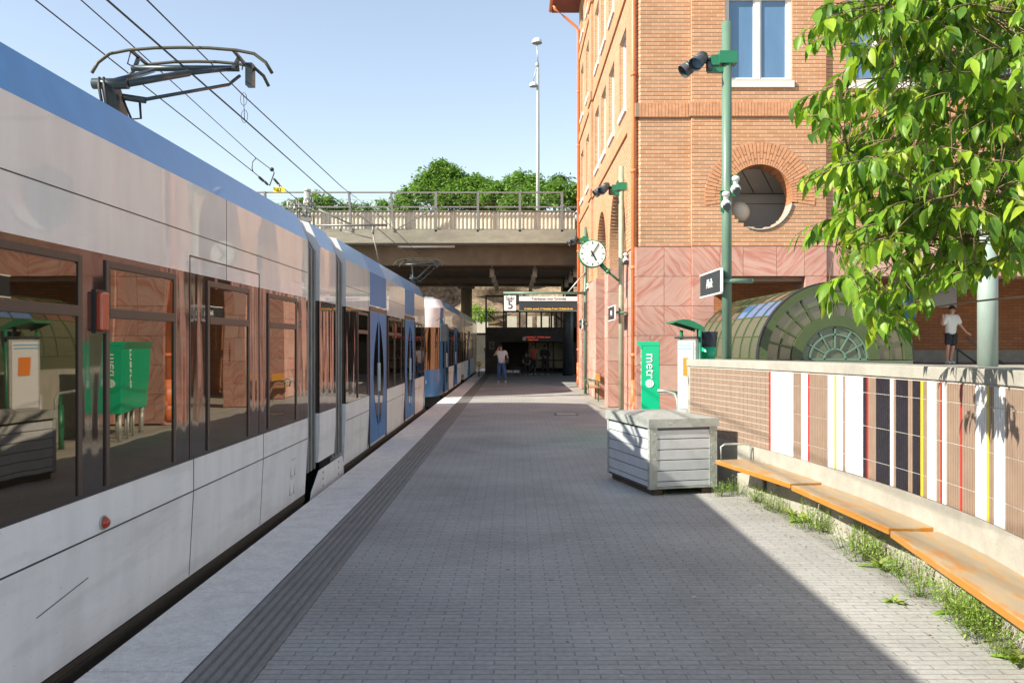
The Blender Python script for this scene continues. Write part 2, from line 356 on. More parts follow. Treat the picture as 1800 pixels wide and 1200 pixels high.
M_['shaded_skin'] = mat('skin_shaded', (.42,.23,.16), .55, var=.05)  # hall figures: same skin, darkened in colour to stand in for shade
M_['hair'] = mat('dark_hair', (.03,.022,.017), .6)
M_['tee'] = mat('white_cotton', (.74,.74,.73), .8, var=.05, bump=.3, bscale=15)
M_['denim'] = mat('blue_denim', (.06,.14,.30), .85, var=.2, scale=15)
M_['dark_cloth'] = mat('dark_cloth', (.035,.035,.04), .85, var=.2)
M_['shoe'] = mat('white_shoes', (.6,.6,.58), .6)
M_['orange_cloth'] = mat('orange_cloth', (.45,.12,.06), .85)
M_['glow'] = mat('lit_frosted_wall', (.65,.60,.36), .5, var=.25, scale=.8)
M_['paper'] = mat('paper', (.58,.60,.62), .6, var=.03)
M_['orange'] = mat('orange_print', (.62,.18,.02), .6, var=.03)
M_['bluep'] = mat('blue_print', (.10,.38,.65), .6, var=.03)
M_['tile_b'] = mat('brown_tile', (.27,.19,.14), .35, var=.10, scale=8)
M_['tile_w'] = mat('white_tile', (.68,.68,.67), .3, var=.04)
M_['tile_k'] = mat('black_tile', (.022,.020,.026), .25, var=.2)
M_['tile_r'] = mat('red_tile', (.45,.02,.018), .3, var=.08)
M_['tile_y'] = mat('yellow_tile', (.62,.46,.03), .3, var=.05)
M_['grout'] = mat('tile_grout', (.55,.52,.47), .85, var=.08)
# worn bench wood
def bench_mat():
    m, n, b = newmat('worn_orange_wood')
    tc = n.nodes.new('ShaderNodeTexCoord'); mp = n.nodes.new('ShaderNodeMapping'); mp.inputs['Scale'].default_value = (1, 4, 4)
    n.links.new(tc.outputs['Object'], mp.inputs[0])
    nz = n.nodes.new('ShaderNodeTexNoise'); nz.inputs['Scale'].default_value = 2.6; nz.inputs['Detail'].default_value = 9; nz.inputs['Roughness'].default_value = .6
    n.links.new(mp.outputs[0], nz.inputs['Vector'])
    ge = n.nodes.new('ShaderNodeNewGeometry'); sp = n.nodes.new('ShaderNodeSeparateXYZ'); n.links.new(ge.outputs['Normal'], sp.inputs[0])
    a = n.nodes.new('ShaderNodeMath'); a.operation = 'MULTIPLY_ADD'; a.inputs[1].default_value = .195; n.links.new(sp.outputs[2], a.inputs[0]); n.links.new(nz.outputs[0], a.inputs[2])
    cr = n.nodes.new('ShaderNodeValToRGB'); e = cr.color_ramp.elements
    e[0].position = .50; e[0].color = (.44,.18,.025,1); e[1].position = .78; e[1].color = (.33,.25,.16,1)
    x = e.new(.60); x.color = (.42,.22,.075,1); x = e.new(.67); x.color = (.38,.27,.15,1)
    n.links.new(a.outputs[0], cr.inputs[0]); n.links.new(cr.outputs[0], b.inputs['Base Color']); b.inputs['Roughness'].default_value = .38
    n3 = n.nodes.new('ShaderNodeTexNoise'); n3.inputs['Scale'].default_value = 60; n.links.new(mp.outputs[0], n3.inputs['Vector'])
    bp = n.nodes.new('ShaderNodeBump'); bp.inputs['Strength'].default_value = .2; bp.inputs['Distance'].default_value = .004
    n.links.new(n3.outputs[0], bp.inputs['Height']); n.links.new(bp.outputs[0], b.inputs['Normal'])
    return m
M_['wood'] = bench_mat()
def leaf_mat(name, stops, trans=.35, rough=.42, scale=3):
    m, n, b = newmat(name)
    ge = n.nodes.new('ShaderNodeNewGeometry')
    cr = n.nodes.new('ShaderNodeValToRGB'); e = cr.color_ramp.elements
    e[0].position = 0; e[0].color = (*stops[0], 1); e[1].position = 1; e[1].color = (*stops[-1], 1)
    for i, c in enumerate(stops[1:-1]): x = e.new((i+1)/(len(stops)-1)); x.color = (*c, 1)
    n.links.new(ge.outputs['Random Per Island'], cr.inputs[0])
    tc = n.nodes.new('ShaderNodeTexCoord'); lz = n.nodes.new('ShaderNodeTexNoise'); lz.inputs['Scale'].default_value = 28; n.links.new(tc.outputs['Object'], lz.inputs['Vector'])
    lr = n.nodes.new('ShaderNodeMapRange'); lr.inputs['To Min'].default_value = .7; lr.inputs['To Max'].default_value = 1.3; n.links.new(lz.outputs[0], lr.inputs['Value'])
    lv = n.nodes.new('ShaderNodeVectorMath'); lv.operation = 'SCALE'; n.links.new(cr.outputs[0], lv.inputs[0]); n.links.new(lr.outputs[0], lv.inputs['Scale'])
    n.links.new(lv.outputs[0], b.inputs['Base Color']); b.inputs['Roughness'].default_value = rough; b.inputs['Specular IOR Level'].default_value = .35
    tr = n.nodes.new('ShaderNodeBsdfTranslucent'); mx = n.nodes.new('ShaderNodeMixShader'); mx.inputs[0].default_value = trans
    vm = n.nodes.new('ShaderNodeVectorMath'); vm.operation = 'MULTIPLY'; vm.inputs[1].default_value = (1.5,1.6,.5); n.links.new(cr.outputs[0], vm.inputs[0])
    n.links.new(vm.outputs[0], tr.inputs[0])
    n.links.new(b.outputs[0], mx.inputs[1]); n.links.new(tr.outputs[0], mx.inputs[2])
    n.links.new(mx.outputs[0], n.nodes['Material Output'].inputs[0])
    return m
M_['leaf'] = leaf_mat('cherry_leaf', [(.045,.11,.015),(.09,.19,.02),(.16,.29,.025),(.13,.25,.02),(.21,.36,.03),(.34,.42,.04),(.11,.22,.025),(.17,.30,.03)])
M_['leaf_far'] = leaf_mat('distant_leaf', [(.09,.18,.04),(.14,.26,.05),(.19,.32,.07),(.12,.23,.045)], .25, .6)
M_['leaf_pine'] = leaf_mat('pine_needles', [(.07,.14,.045),(.10,.17,.05),(.09,.15,.04)], .1, .6)
M_['weed'] = leaf_mat('weed_leaf', [(.13,.25,.03),(.20,.34,.05),(.28,.40,.09),(.32,.34,.12)], .3, .55)
M_['rock'] = mat('rock_face', (.24,.17,.11), .9, var=.8, scale=3.5, bump=1, bscale=2.5, stain=.6)
M_['inner'] = mat('inner_plaster', (.50,.48,.46), .85, var=.06)
M_['apron'] = mat('apron_concrete', (.33,.305,.26), .9, var=.12, scale=3, bump=.3, bscale=60, spots=.2, stain=.3)
# ================================================================= SETTING
b = MB(); b.box(-400, 400, -60, 900, -1.2, -.46); tag(b.build('ground', M_['ground']), kind='structure')
b = MB(); b.box(-14, -2.36, -30, 80, -.455, -.42); tag(b.build('track_bed', M_['gravel']), kind='structure')
b = MB()
for i in range(46):
    y = 5.19-1.75*8+i*1.5
    b.box(-2.346, -1.775, y, y+1.488, -.45, 0)
tag(b.build('platform_edge', M_['edge'], bevel=.004), kind='structure')
b = MB(); b.box(-1.393, 9.0, -10, 62, -.45, 0)
tag(b.build('platform_paving', M_['paver']), kind='structure')
b = MB(); rg = random.Random(5)
for i in range(70):
    x, y = rg.uniform(-1.2, 2.6), rg.uniform(3, 24); r = rg.uniform(.008, .022); k = rg.randint(6, 9)
    b.face([(x+r*rg.uniform(.6,1.2)*math.cos(2*PI*j/k), y+r*rg.uniform(.6,1.2)*math.sin(2*PI*j/k), .0025) for j in range(k)], i % 3 == 0)
tag(b.build('gum_spots', [M_['steel'], M_['grout']]), 'old chewing gum spots trodden into the grey pavers', 'gum', kind='stuff')
b = MB(); prof = [(-1.773, -.001)]
n = 6; w_ = .38/n
for i in range(n):
    x = -1.773+i*w_
    prof += [(x+.06*w_, -.010), (x+.22*w_, -.010), (x+.36*w_, .008), (x+.80*w_, .008), (x+.94*w_, -.010)]
prof += [(-1.394, -.001)]
ys = [-10+i*.8 for i in range(91)]
b.grid([[(x, y, z) for x, z in prof] for y in ys])
b.box(-1.775, -1.393, -10, 62, -.45, -.016)
tag(b.build('tactile_strip', M_['tactile']), kind='structure')
b = MB(); b.box(2.28, 8.9, 13.0, 35.4, -.1, .004); tag(b.build('concrete_apron', M_['apron']), kind='structure')
# rails
for g in (-4.48, -3.05):
    pass
b = MB()
for x in (-4.48, -3.05, -8.3, -6.9): b.box(x-.035, x+.035, -30, 80, -.41, -.28)
tag(b.build('rails', M_['steel']), kind='structure')
# manhole cover in the paving
t = thing('drain_cover', 'small square metal cover set in the grey platform pavers', 'drain cover', (1.3, 21.6, 0))
b = MB(); b.box(-.3, .3, -.3, .3, -.03, .006); b.build('frame', M_['steel'], t, local=True)
b = MB(); b.box(-.24, .24, -.24, .24, -.02, .009); b.build('lid', M_['metal'], t, local=True, bevel=.003)

# ================================================================= CURVED TILED WALL
WP = [(2.43,12.0),(2.66,10.7),(2.84,9.47),(2.98,8.22),(3.06,7.46),(3.10,6.48),(3.08,5.7),(3.0,5.02),(2.86,4.2),(2.66,3.4),(2.40,2.6),(2.0,1.7)]
def catmull(P, k=12):
    out = []
    for i in range(len(P)-1):
        p0 = Vector(P[max(i-1,0)]); p1 = Vector(P[i]); p2 = Vector(P[i+1]); p3 = Vector(P[min(i+2,len(P)-1)])
        for j in range(k):
            t = j/k
            out.append(.5*((2*p1)+(p2-p0)*t+(2*p0-5*p1+4*p2-p3)*t*t+(3*p1-p0-3*p2+p3)*t**3))
    out.append(Vector(P[-1])); return out
WC = catmull(WP)
WS = [0]
for a_, c_ in zip(WC, WC[1:]): WS.append(WS[-1]+(c_-a_).length)
def wat(s, off=0):
    s = max(0, min(s, WS[-1]-1e-6)); i = max(k for k in range(len(WS)) if WS[k] <= s); i = min(i, len(WC)-2)
    f = (s-WS[i])/(WS[i+1]-WS[i]); p = WC[i].lerp(WC[i+1], f); d = (WC[i+1]-WC[i]).normalized()
    nrm = Vector((d.y, -d.x))   # towards the platform (-x side)
    if nrm.x > 0: nrm = -nrm
    return p+nrm*off
def s_of_px(px):
    k = (px-905)/1500; best = 0
    for i in range(len(WC)):
        if WC[i].x/WC[i].y <= k: best = i
        else: break
    if best >= len(WC)-1: return WS[-1]
    a_, c_ = WC[best], WC[best+1]; ra, rc = a_.x/a_.y, c_.x/c_.y
    return WS[best]+(k-ra)/(rc-ra)*(WS[best+1]-WS[best])
def dz(y): return (y-6.5)*-.009
def wallbox(mb, s0, s1, o0, o1, z0, z1, mi=0, step=.3, tilt=True):
    k = max(1, int((s1-s0)/step)); rows = []
    for i in range(k+1):
        s = s0+(s1-s0)*i/k; f, g = wat(s, o0), wat(s, o1); d = dz(f.y) if tilt else 0
        rows.append([(f.x, f.y, z0+d*(z0 > .1)), (f.x, f.y, z1+d), (g.x, g.y, z1+d), (g.x, g.y, z0+d*(z0 > .1))])
    V = mb.grid(rows, mi, False, True)
    mb.bm.faces.new(V[0]).material_index = mi; mb.bm.faces.new(list(reversed(V[-1]))).material_index = mi
ZT0, ZT1 = .635, 1.515
wl = thing('tiled_wall', 'curved low concrete wall faced with brown, white, black, red and yellow striped tiles', 'wall', (2.9, 6, 0))
b = MB(); wallbox(b, 0, WS[-1], -.012, -.42, -.3, 1.53); b.build('wall_body', M_['concrete'], wl)
b = MB(); wallbox(b, 0, WS[-1], 0, -.02, -.3, ZT0-.004); b.build('lower_face', M_['concrete'], wl)
b = MB(); wallbox(b, 0, .10, .004, -.02, ZT0, 1.528); b.build('end_post', M_['concrete'], wl)
b = MB(); wallbox(b, -.02, WS[-1], .02, -.44, ZT1+.012, 1.625); b.build('coping', M_['concrete'], wl, bevel=.008)
b = MB(); wallbox(b, .1, WS[-1], .0, -.011, ZT0, ZT1+.01); b.build('grout', M_['grout'], wl)
# left field: horizontal brown tiles
b = MB(); sR = s_of_px(1353); tw = .1225; th = (ZT1-ZT0)/13
s = .11; k = 0
while s < sR-.02:
    e = min(s+tw, sR-.006)
    for r in range(13):
        z = ZT0+r*th
        wallbox(b, s+.0045, e-.0045, .006, -.002, z+.004, z+th-.004, 0)
    s += tw
b.build('brown_tiling', M_['tile_b'], wl)
# striped field
TOP = [(33,'r'),(40,'w'),(125,'b'),(155,'w'),(180,'r'),(186,'b'),(255,'w'),(280,'y'),(288,'w'),(312,'b'),(322,'w'),(388,'k'),(402,'r'),(408,'b'),(437,'k'),(490,'w'),(503,'b'),(512,'k'),(558,'b'),(575,'k'),(605,'y'),(615,'b'),(630,'w'),(665,'b'),(680,'r'),(687,'w'),(703,'b'),(755,'r'),(762,'b'),(812,'w'),(855,'y'),(865,'b'),(882,'w'),(925,'b'),(1010,'w')]
ss = [(s_of_px(1340-3+z/2.143), c) for z, c in TOP]
s = ss[-1][0]; seq = [('w',.12),('r',.03),('b',.16),('k',.12),('w',.1),('y',.03),('b',.2),('w',.2),('k',.09),('b',.12)]; q = 0
while s < WS[-1]-.3:
    c, L = seq[q % len(seq)]; s += L; ss.append((s, seq[(q+1) % len(seq)][0])); q += 1
zr = [ZT0, ZT0+.165, ZT0+.455, ZT0+.745, ZT1]
mk = ['tile_b', 'tile_w', 'tile_k', 'tile_r', 'tile_y']; ci = {'b':0,'w':1,'k':2,'r':3,'y':4}
b = MB()
for (s0, c), (s1, _) in zip(ss, ss[1:]):
    L = s1-s0; nn = max(1, round(L/.036))
    for i in range(nn):
        a0 = s0+L*i/nn+.0028; a1 = s0+L*(i+1)/nn-.0028
        for z0, z1 in zip(zr, zr[1:]):
            wallbox(b, a0, a1, .006+rnd.uniform(0, .0006), -.002, z0+.003, z1-.003, ci[c], step=1)
b.build('striped_tiling', [M_[k] for k in mk], wl)

# plaza behind the wall
pts = [wat(s, -.40) for s in [WS[-1]*i/24 for i in range(24, -1, -1)]]
poly = [(30, -4)]+[(2.6, -4)]+[(p.x, p.y) for p in pts]+[(3.95, 18.40), (3.95, 24), (30, 24)]
b = MB(); b.prism(poly, 'z', -.5, 1.30)
tag(b.build('plaza', M_['concrete']), kind='structure')

# benches
BE = [((2.32,9.88),(2.645,8.21),.452), ((2.65,8.19),(2.755,6.30),.438), ((2.757,6.27),(2.50,4.10),.424), ((2.49,4.07),(2.05,2.1),.41)]
blab = ['orange wooden wall bench nearest the metal box, with a steel armrest', 'worn orange wooden wall bench in the middle of the row', 'worn orange wooden wall bench nearest the camera', None]
for i, (p, q, z) in enumerate(BE[:3]):
    p, q = Vector(p), Vector(q); d = (q-p).normalized(); nr = Vector((d.y, -d.x))
    if nr.x < 0: nr = -nr
    ang = math.atan2(d.y, d.x); L = (q-p).length
    t = thing('wall_bench', blab[i], 'bench', (p.x, p.y, 0), ang, 'wooden benches along the tiled wall')
    sg = 1
    # local: x along bench, y towards wall
    yy = 1 if (Matrix.Rotation(ang, 2) @ Vector((0, 1))).dot(nr) > 0 else -1
    ya, yb = sorted((0, yy*.43))
    b = MB(); b.box(0, L, ya, yb, z-.05, z); b.build('seat', M_['wood'], t, local=True, bevel=.007)
    for u in (.22, .75):
        b = MB(); ya, yb = sorted((yy*.09, yy*.45))
        b.box(L*u-.022, L*u+.022, ya, yb, z-.095, z-.052)
        b.box(L*u-.022, L*u+.022, *sorted((yy*.41, yy*.45)), z-.32, z-.052)
        b.build('bracket', M_['steel'], t, local=True)
    if i == 0:
        b = MB(); y0_, y1_ = yy*.06, yy*.42
        b.tube([(.04, y0_, z-.02), (.02, y0_, z+.15), (.03, y0_+yy*.04, z+.18), (.03, y1_-yy*.05, z+.18), (.04, y1_, z+.15), (.05, y1_, z-.02)], .012, 8)
        b.build('armrest', M_['metal'], t, local=True)

# ================================================================= GALVANISED BOX
gx, gy = 1.59, 10.05
e1 = Vector((.84, .22)); L1 = e1.length; a1 = math.atan2(e1.y, e1.x); L2 = 1.38
t = thing('grit_box', 'galvanised metal grit box of horizontal planks with a peaked lid', 'grit box', (gx, gy, 0), a1)
L1 = .86
b = MB()
for (x0, x1) in ((.05, .17), (L1-.17, L1-.05)): b.box(x0, x1, .03, L2-.03, 0, .075)
b.build('skid', M_['trunk'], t, local=True)
b = MB(); b.box(.012, L1-.012, .012, L2-.012, .075, .80); b.build('body', M_['steel'], t, local=True)
def planks(name, face):
    b = MB(); zs = [.10, .165, .29, .415, .54, .665, .775]
    for z0, z1 in zip(zs, zs[1:]):
        if face == 'f': b.box(.085, L1-.085, -.002, .02, z0+.004, z1-.006)
        if face == 'l': b.box(-.002, .02, .05, L2-.05, z0+.004, z1-.006)
        if face == 'r': b.box(L1-.02, L1+.002, .05, L2-.05, z0+.004, z1-.006)
        if face == 'k': b.box(.085, L1-.085, L2-.02, L2+.002, z0+.004, z1-.006)
    b.build(name, M_['alu'], t, local=True, bevel=.004)
for f in 'flrk': planks('plank_panel', f)
for cx, cy, sx, sy in ((0,0,1,1),(L1,0,-1,1),(0,L2,1,-1),(L1,L2,-1,-1)):
    b = MB()
    b.box(*sorted((cx-.006*sx, cx+.092*sx)), *sorted((cy-.008*sy, cy-.002*sy)), .075, .80)
    b.box(*sorted((cx-.008*sx, cx-.002*sx)), *sorted((cy-.009*sy, cy+.05*sy)), .075, .80)
    for k in range(9):
        z = .13+k*.075; xx = cx+(.03 if k % 2 else .065)*sx
        b.sph((xx, cy-.008*sy, z), .007, n=6, m=4)
        b.sph((cx-.008*sx, cy+.025*sy, z), .007, n=6, m=4)
    b.build('corner_plate', M_['metal'], t, local=True)
for (a_, c_, e, f) in ((.07,L1-.07,-.008,.01),(.07,L1-.07,L2-.01,L2+.008)):
    b = MB(); b.box(a_, c_, e, f, .078, .10); b.build('bottom_rail', M_['metal'], t, local=True)
o = .025; zb, zt, zp = .80, .905, .945
b = MB(); c4 = [(-o,-o),(L1+o,-o),(L1+o,L2+o),(-o,L2+o)]
lo4 = [b.bm.verts.new((x, y, zb)) for x, y in c4]; hi4 = [b.bm.verts.new((x, y, zt)) for x, y in c4]; pk = b.bm.verts.new((L1/2, L2/2, zp))
b.bm.faces.new(lo4)
for i in range(4):
    b.bm.faces.new((lo4[i], lo4[(i+1)%4], hi4[(i+1)%4], hi4[i])); b.bm.faces.new((hi4[i], hi4[(i+1)%4], pk))
for x in (.25, .6): b.sph((x, -o-.001, .85), .008, n=6, m=4)
b.build('lid', M_['metal'], t, local=True, bevel=.004)

# ================================================================= BUILDING
XW, YF, YE, ZTOP = 2.65, 18.5, 35.1, 15.6
XR = 17.0
bd = thing('brick_building', 'tall orange brick building with veined pink stone base and round window', 'building', (10, 27, 0))
def intervals(u0, u1, z, holes):
    iv = [(u0, u1)]
    for h in holes:
        if h[0] == 'rect':
            _, a_, c_, z0, z1 = h
            if not (z0 < z < z1): continue
        elif h[0] == 'circ':
            _, uc, zc, r0, r1 = h
            r = r1 if z > zc-.12 else r0
            if abs(z-zc) >= r: continue
            hw = math.sqrt(r*r-(z-zc)**2); a_, c_ = uc-hw, uc+hw
        else:
            _, a0, c0, zs = h; r = (c0-a0)/2
            if z < zs: a_, c_ = a0, c0
            elif z < zs+r:
                hw = math.sqrt(r*r-(z-zs)**2); a_, c_ = (a0+c0)/2-hw, (a0+c0)/2+hw
            else: continue
        nv = []
        for p, q in iv:
            if c_ <= p or a_ >= q: nv.append((p, q)); continue
            if a_ > p+.02: nv.append((p, a_))
            if c_ < q-.02: nv.append((c_, q))
        iv = nv
    return iv
def coursed(parent, axis, f, u0, u1, z0, z1, holes, sgn=1, name='brick_wall', pitch=.0835, depth=.32, bm_='brick'):
    """front plane at f; solid extends from f into f+sgn*depth; each course stands proud of a raked bed joint"""
    B = MB(); n = int(round((z1-z0)/pitch)); pt = (z1-z0)/n
    for i in range(n):
        za = z0+i*pt; zm = za+pt/2
        for p, q in intervals(u0, u1, zm, holes):
            for (d0, d1, zz0, zz1, bed) in ((0, .022, za+.013, za+pt-.001, 0), (.018, depth, za, za+pt, 1)):
                c0, c1 = sorted((f+sgn*d0, f+sgn*d1))
                if axis == 'y': args = (p, q, c0, c1)      # wall faces along y, runs in x
                else: args = (c0, c1, p, q)
                x0, x1, y0, y1 = args
                v = [B.bm.verts.new((x, y, z)) for x in (x0, x1) for y in (y0, y1) for z in (zz0, zz1)]
                for fi, qd in enumerate(((0,1,3,2),(4,6,7,5),(0,4,5,1),(2,3,7,6),(0,2,6,4),(1,5,7,3))):
                    front = {('y',1):2, ('y',-1):3, ('x',1):0, ('x',-1):1}[(axis, sgn)]
                    if bed and fi in (4, 5) and n > 4: 
                        pass
                    fc = B.bm.faces.new([v[k] for k in qd]); fc.material_index = 1 if (bed and fi == front) else 0
    return B.build(name, [M_[bm_], M_['bed']], parent, fix=False)
def stone(parent, axis, f, u0, u1, z0, z1, sgn=1, rows=None, seed=0, thick=.10, widths=(.5,.6,.72), holes=()):
    B = MB(); rr = random.Random(seed); rows = rows or max(1, int(round((z1-z0)/.65))); rh = (z1-z0)/rows
    c0, c1 = sorted((f, f+sgn*thick))
    for r in range(rows):
        za, zb_ = z0+r*rh+.004, z0+(r+1)*rh-.004
        u = u0; first = rr.choice([.3, .45, .6])
        for (p, q) in intervals(u0, u1, (za+zb_)/2, holes):
            u = p
            while u < q-.01:
                w_ = first if u == p else rr.choice(widths); e = min(u+w_, q)
                if q-e < .15: e = q
                mi = rr.choice([0, 1, 0, 1, 2, 3]); dd = rr.uniform(0, .003)
                g0, g1 = sorted((f-sgn*dd, f+sgn*thick))
                if axis == 'y': B.box(u+.004, e-.004, g0, g1, za, zb_, mi)
                else: B.box(g0, g1, u+.004, e-.004, za, zb_, mi)
                u = e
    return B.build('stone_cladding', [M_['st1'], M_['st2'], M_['st3'], M_['st4']], parent)
# front holes
XJ = 3.82     # joint where the wall steps forward
FW = [(4.54, 5.99), (7.18, 8.62), (10.2, 11.65)]
ZW = [(7.45, 9.35), (10.75, 12.65), (13.95, 15.2)]
RC = [(5.29, 4.956), (8.72, 4.956), (12.2, 4.956)]
hf = [('rect', a_, c_, z0, z1) for a_, c_ in FW for z0, z1 in ZW]+[('circ', x, z, .70, 1.13) for x, z in RC]
YF2 = YF-.08; XS = 6.72; ZS = 3.89
coursed(bd, 'y', YF, XW+.07, XJ, ZS, ZTOP, [])
coursed(bd, 'y', YF2, XJ, XS, ZS, ZTOP, hf, depth=.4)
coursed(bd, 'y', YF, XS, XR, ZS, ZTOP, hf)
# chamfered quoin
for i in range(int((ZTOP-ZS)/.0835)):
    pass
B = MB(); n = int(round((ZTOP-ZS)/.0835)); pt = (ZTOP-ZS)/n
for i in range(n):
    z = ZS+i*pt; B.prism([(XW+.07, YF), (XW, YF+.10), (XW, YF+.3), (XW+.07, YF+.3)], 'z', z+.013, z+pt-.001)
    B.prism([(XW+.07, YF+.018), (XW+.02, YF+.10), (XW+.02, YF+.3), (XW+.07, YF+.3)], 'z', z, z+.013, 1)
B.build('corner_brickwork', [M_['brick'], M_['bed']], bd)
# side wall
SW = [(20.3,21.6),(22.75,24.05),(24.85,26.15),(26.95,28.25),(30.45,31.75),(33.0,34.3)]
AR = [(20.3,23.85,4.2),(24.7,27.4,4.45),(30.1,33.3,4.4)]
hs = [('rect', a_, c_, z0, z1) for a_, c_ in SW for z0, z1 in ZW]+[('arch', a_, c_, z) for a_, c_, z in AR]
coursed(bd, 'x', XW, YF+.3, YE, ZS, ZTOP, hs)
# pilasters on the side wall
for (p, q) in ((28.75, 29.75), (18.85, 19.6)):
    coursed(bd, 'x', XW-.07, p, q, ZS, ZTOP, [], depth=.08, name='pilaster')
# bands
def band(axis, f, u0, u1, z0, z1, sgn=1, out=.05):
    B = MB(); n = max(1, int((u1-u0)/.069)); w_ = (u1-u0)/n
    for i in range(n):
        u = u0+i*w_; c0, c1 = sorted((f-sgn*(out-rnd.uniform(0, .004)), f+sgn*.05))
        if axis == 'y': B.box(u+.004, u+w_-.004, c0, c1, z0, z1)
        else: B.box(c0, c1, u+.004, u+w_-.004, z0, z1)
    c0, c1 = sorted((f-sgn*(out-.014), f+sgn*.04))
    if axis == 'y': B.box(u0, u1, c0, c1, z0+.003, z1-.003, 1)
    else: B.box(c0, c1, u0, u1, z0+.003, z1-.003, 1)
    B.build('brick_band', [M_['soldier'], M_['bed']], bd)
for zb_ in (6.69, 9.97, 13.27):
    band('y', YF, XW-.05, XJ-.06, zb_, zb_+.30)
    band('y', YF2, XJ-.05, XS+.05, zb_, zb_+.30)
    band('y', YF, XS+.06, XR, zb_, zb_+.30)
    band('x', XW, YF-.05, 28.69, zb_, zb_+.30)
    band('x', XW-.07, 28.7, 29.8, zb_, zb_+.30)
    band('x', XW, 29.81, YE, zb_, zb_+.30)
# round windows: radial brick trim, reveal, sill
for i, (x, z) in enumerate(RC):
    B = MB(); y = YF2 if x < XS else YF
    N = 46
    for k in range(N):
        a0 = R(-9+198*k/N)+.006; a1 = R(-9+198*(k+1)/N)-.006
        for (r0, r1) in (((.70,.95),(.962,1.19)) if k % 2 else ((.70,.81),(.822,1.19))):
            q = [(x+r*math.cos(a_), z+r*math.sin(a_)) for r, a_ in ((r0,a0),(r1,a0),(r1,a1),(r0,a1))]
            B.prism(q, 'y', y-.012-rnd.uniform(0,.003), y+.06)
    B.build('arch_trim', M_['soldier'], bd)
    B = MB()
    rows = [[(x+.70*math.cos(2*PI*j/48), yy, z+.70*math.sin(2*PI*j/48)) for j in range(48)] for yy in (y-.010, y+.5)]
    B.grid(rows, 0, True, True)
    rows = [[(x+rr*math.cos(R(-9+198*j/40)), y+.03, z+rr*math.sin(R(-9+198*j/40))) for j in range(41)] for rr in (.70, 1.19)]
    B.grid(rows, 0, False)
    B.build('round_reveal', M_['brick2'], bd)
    B = MB()
    q = [(x+r*math.cos(R(a_)), z+r*math.sin(R(a_))) for r, rng in ((.705, range(-12, -169, -6)), (.66, range(-168, -11, 6))) for a_ in rng]
    A_ = [R(a_) for a_ in range(-112, -9, 4)]
    rows = [[(x+rr*math.cos(a_), yy, z+rr*math.sin(a_)) for a_ in A_] for rr, yy in ((.69, y+.40), (.69, y-.03), (.722, y-.03), (.722, y+.02))]
    B.grid(rows, 0, True); B.build('curved_sill', M_['concrete'], bd)
    B = MB(); B.box(x-1.3, x+1.3, y+1.55, y+1.6, z-1.2, z+.9); B.face([(x-1.3, y+.42, z+1.1), (x+1.3, y+.42, z+1.1), (x+1.3, y+1.55, z+.35), (x-1.3, y+1.55, z+.35)]); B.box(x-1.3, x+1.3, y+.42, y+1.6, z-1.0, z-.95)
    B.build('inner_room', M_['inner'], bd)
    B = MB()
    for k in range(-3, 4): B.bar((x+k*.45-.5, y+.45, z+1.075), (x+k*.45+.3, y+1.53, z+.355), .015, .015)
    B.bar((x-1.3, y+1.54, z+.33), (x+1.3, y+1.54, z+.33), .03, .02); B.bar((x-1.3, y+1.54, z+.10), (x+1.3, y+1.54, z+.10), .012, .012); B.build('ceiling_joints', M_['steel'], bd)
    if i == 0:
        for (dx, dy, dz_) in ((-.50, .95, -.16), (-.26, .78, -.22)):
            B = MB(); B.sph((x+dx, y+dy, z+dz_), .25, n=20, m=12); B.cyl((x+dx, y+dy, z-1.2), (x+dx, y+dy, z+dz_-.18), .03); B.build('globe_lamp', M_['corr'], bd)
# white windows
def window(axis, f, a_, c_, z0, z1, sgn=1, big=True):
    fr = .075; d0, d1 = f+sgn*.10, f+sgn*.17
    def bx(B, u0, u1, za, zb_, e0, e1):
        e0, e1 = sorted((e0, e1))
        if axis == 'y': B.box(u0, u1, e0, e1, za, zb_)
        else: B.box(e0, e1, u0, u1, za, zb_)
    B = MB(); m = (a_+c_)/2
    bx(B, a_, a_+fr, z0+fr, z1-fr, d0, d1); bx(B, c_-fr, c_, z0+fr, z1-fr, d0, d1)
    bx(B, a_, c_, z0, z0+fr, d0, d1); bx(B, a_, c_, z1-fr, z1, d0, d1); bx(B, m-fr*.7, m+fr*.7, z0+fr, z1-fr, d0-sgn*.002, d1)
    if big:
        for u0, u1 in ((a_+fr, m-fr*.7), (m+fr*.7, c_-fr)):
            e = .035; g0, g1 = d0+sgn*.015, d1-sgn*.01
            bx(B, u0, u0+e, z0+fr, z1-fr, g0, g1); bx(B, u1-e, u1, z0+fr, z1-fr, g0, g1); bx(B, u0+e, u1-e, z0+fr, z0+fr+e, g0, g1); bx(B, u0+e, u1-e, z1-fr-e, z1-fr, g0, g1)
    wn = B.build('window', M_['winframe'], bd)
    B = MB(); bx(B, a_+fr*.5, c_-fr*.5, z0+fr*.5, z1-fr*.5, f+sgn*.15, f+sgn*.156); B.build('pane', M_['winglass'], wn)
    B = MB(); bx(B, a_-.03, c_+.03, z0-.14, z0-.002, f-sgn*.05, f+sgn*.12); B.build('window_sill', M_['winframe'], wn)
for a_, c_ in FW:
    for z0, z1 in ZW[:1]: window('y', YF2 if a_ < XS else YF, a_, c_, z0, z1)
    for z0, z1 in ZW[1:]: window('y', YF2 if a_ < XS else YF, a_, c_, z0, z1, big=False)
for a_, c_ in SW:
    for z0, z1 in ZW: window('x', XW, a_, c_, z0, z1, big=False)
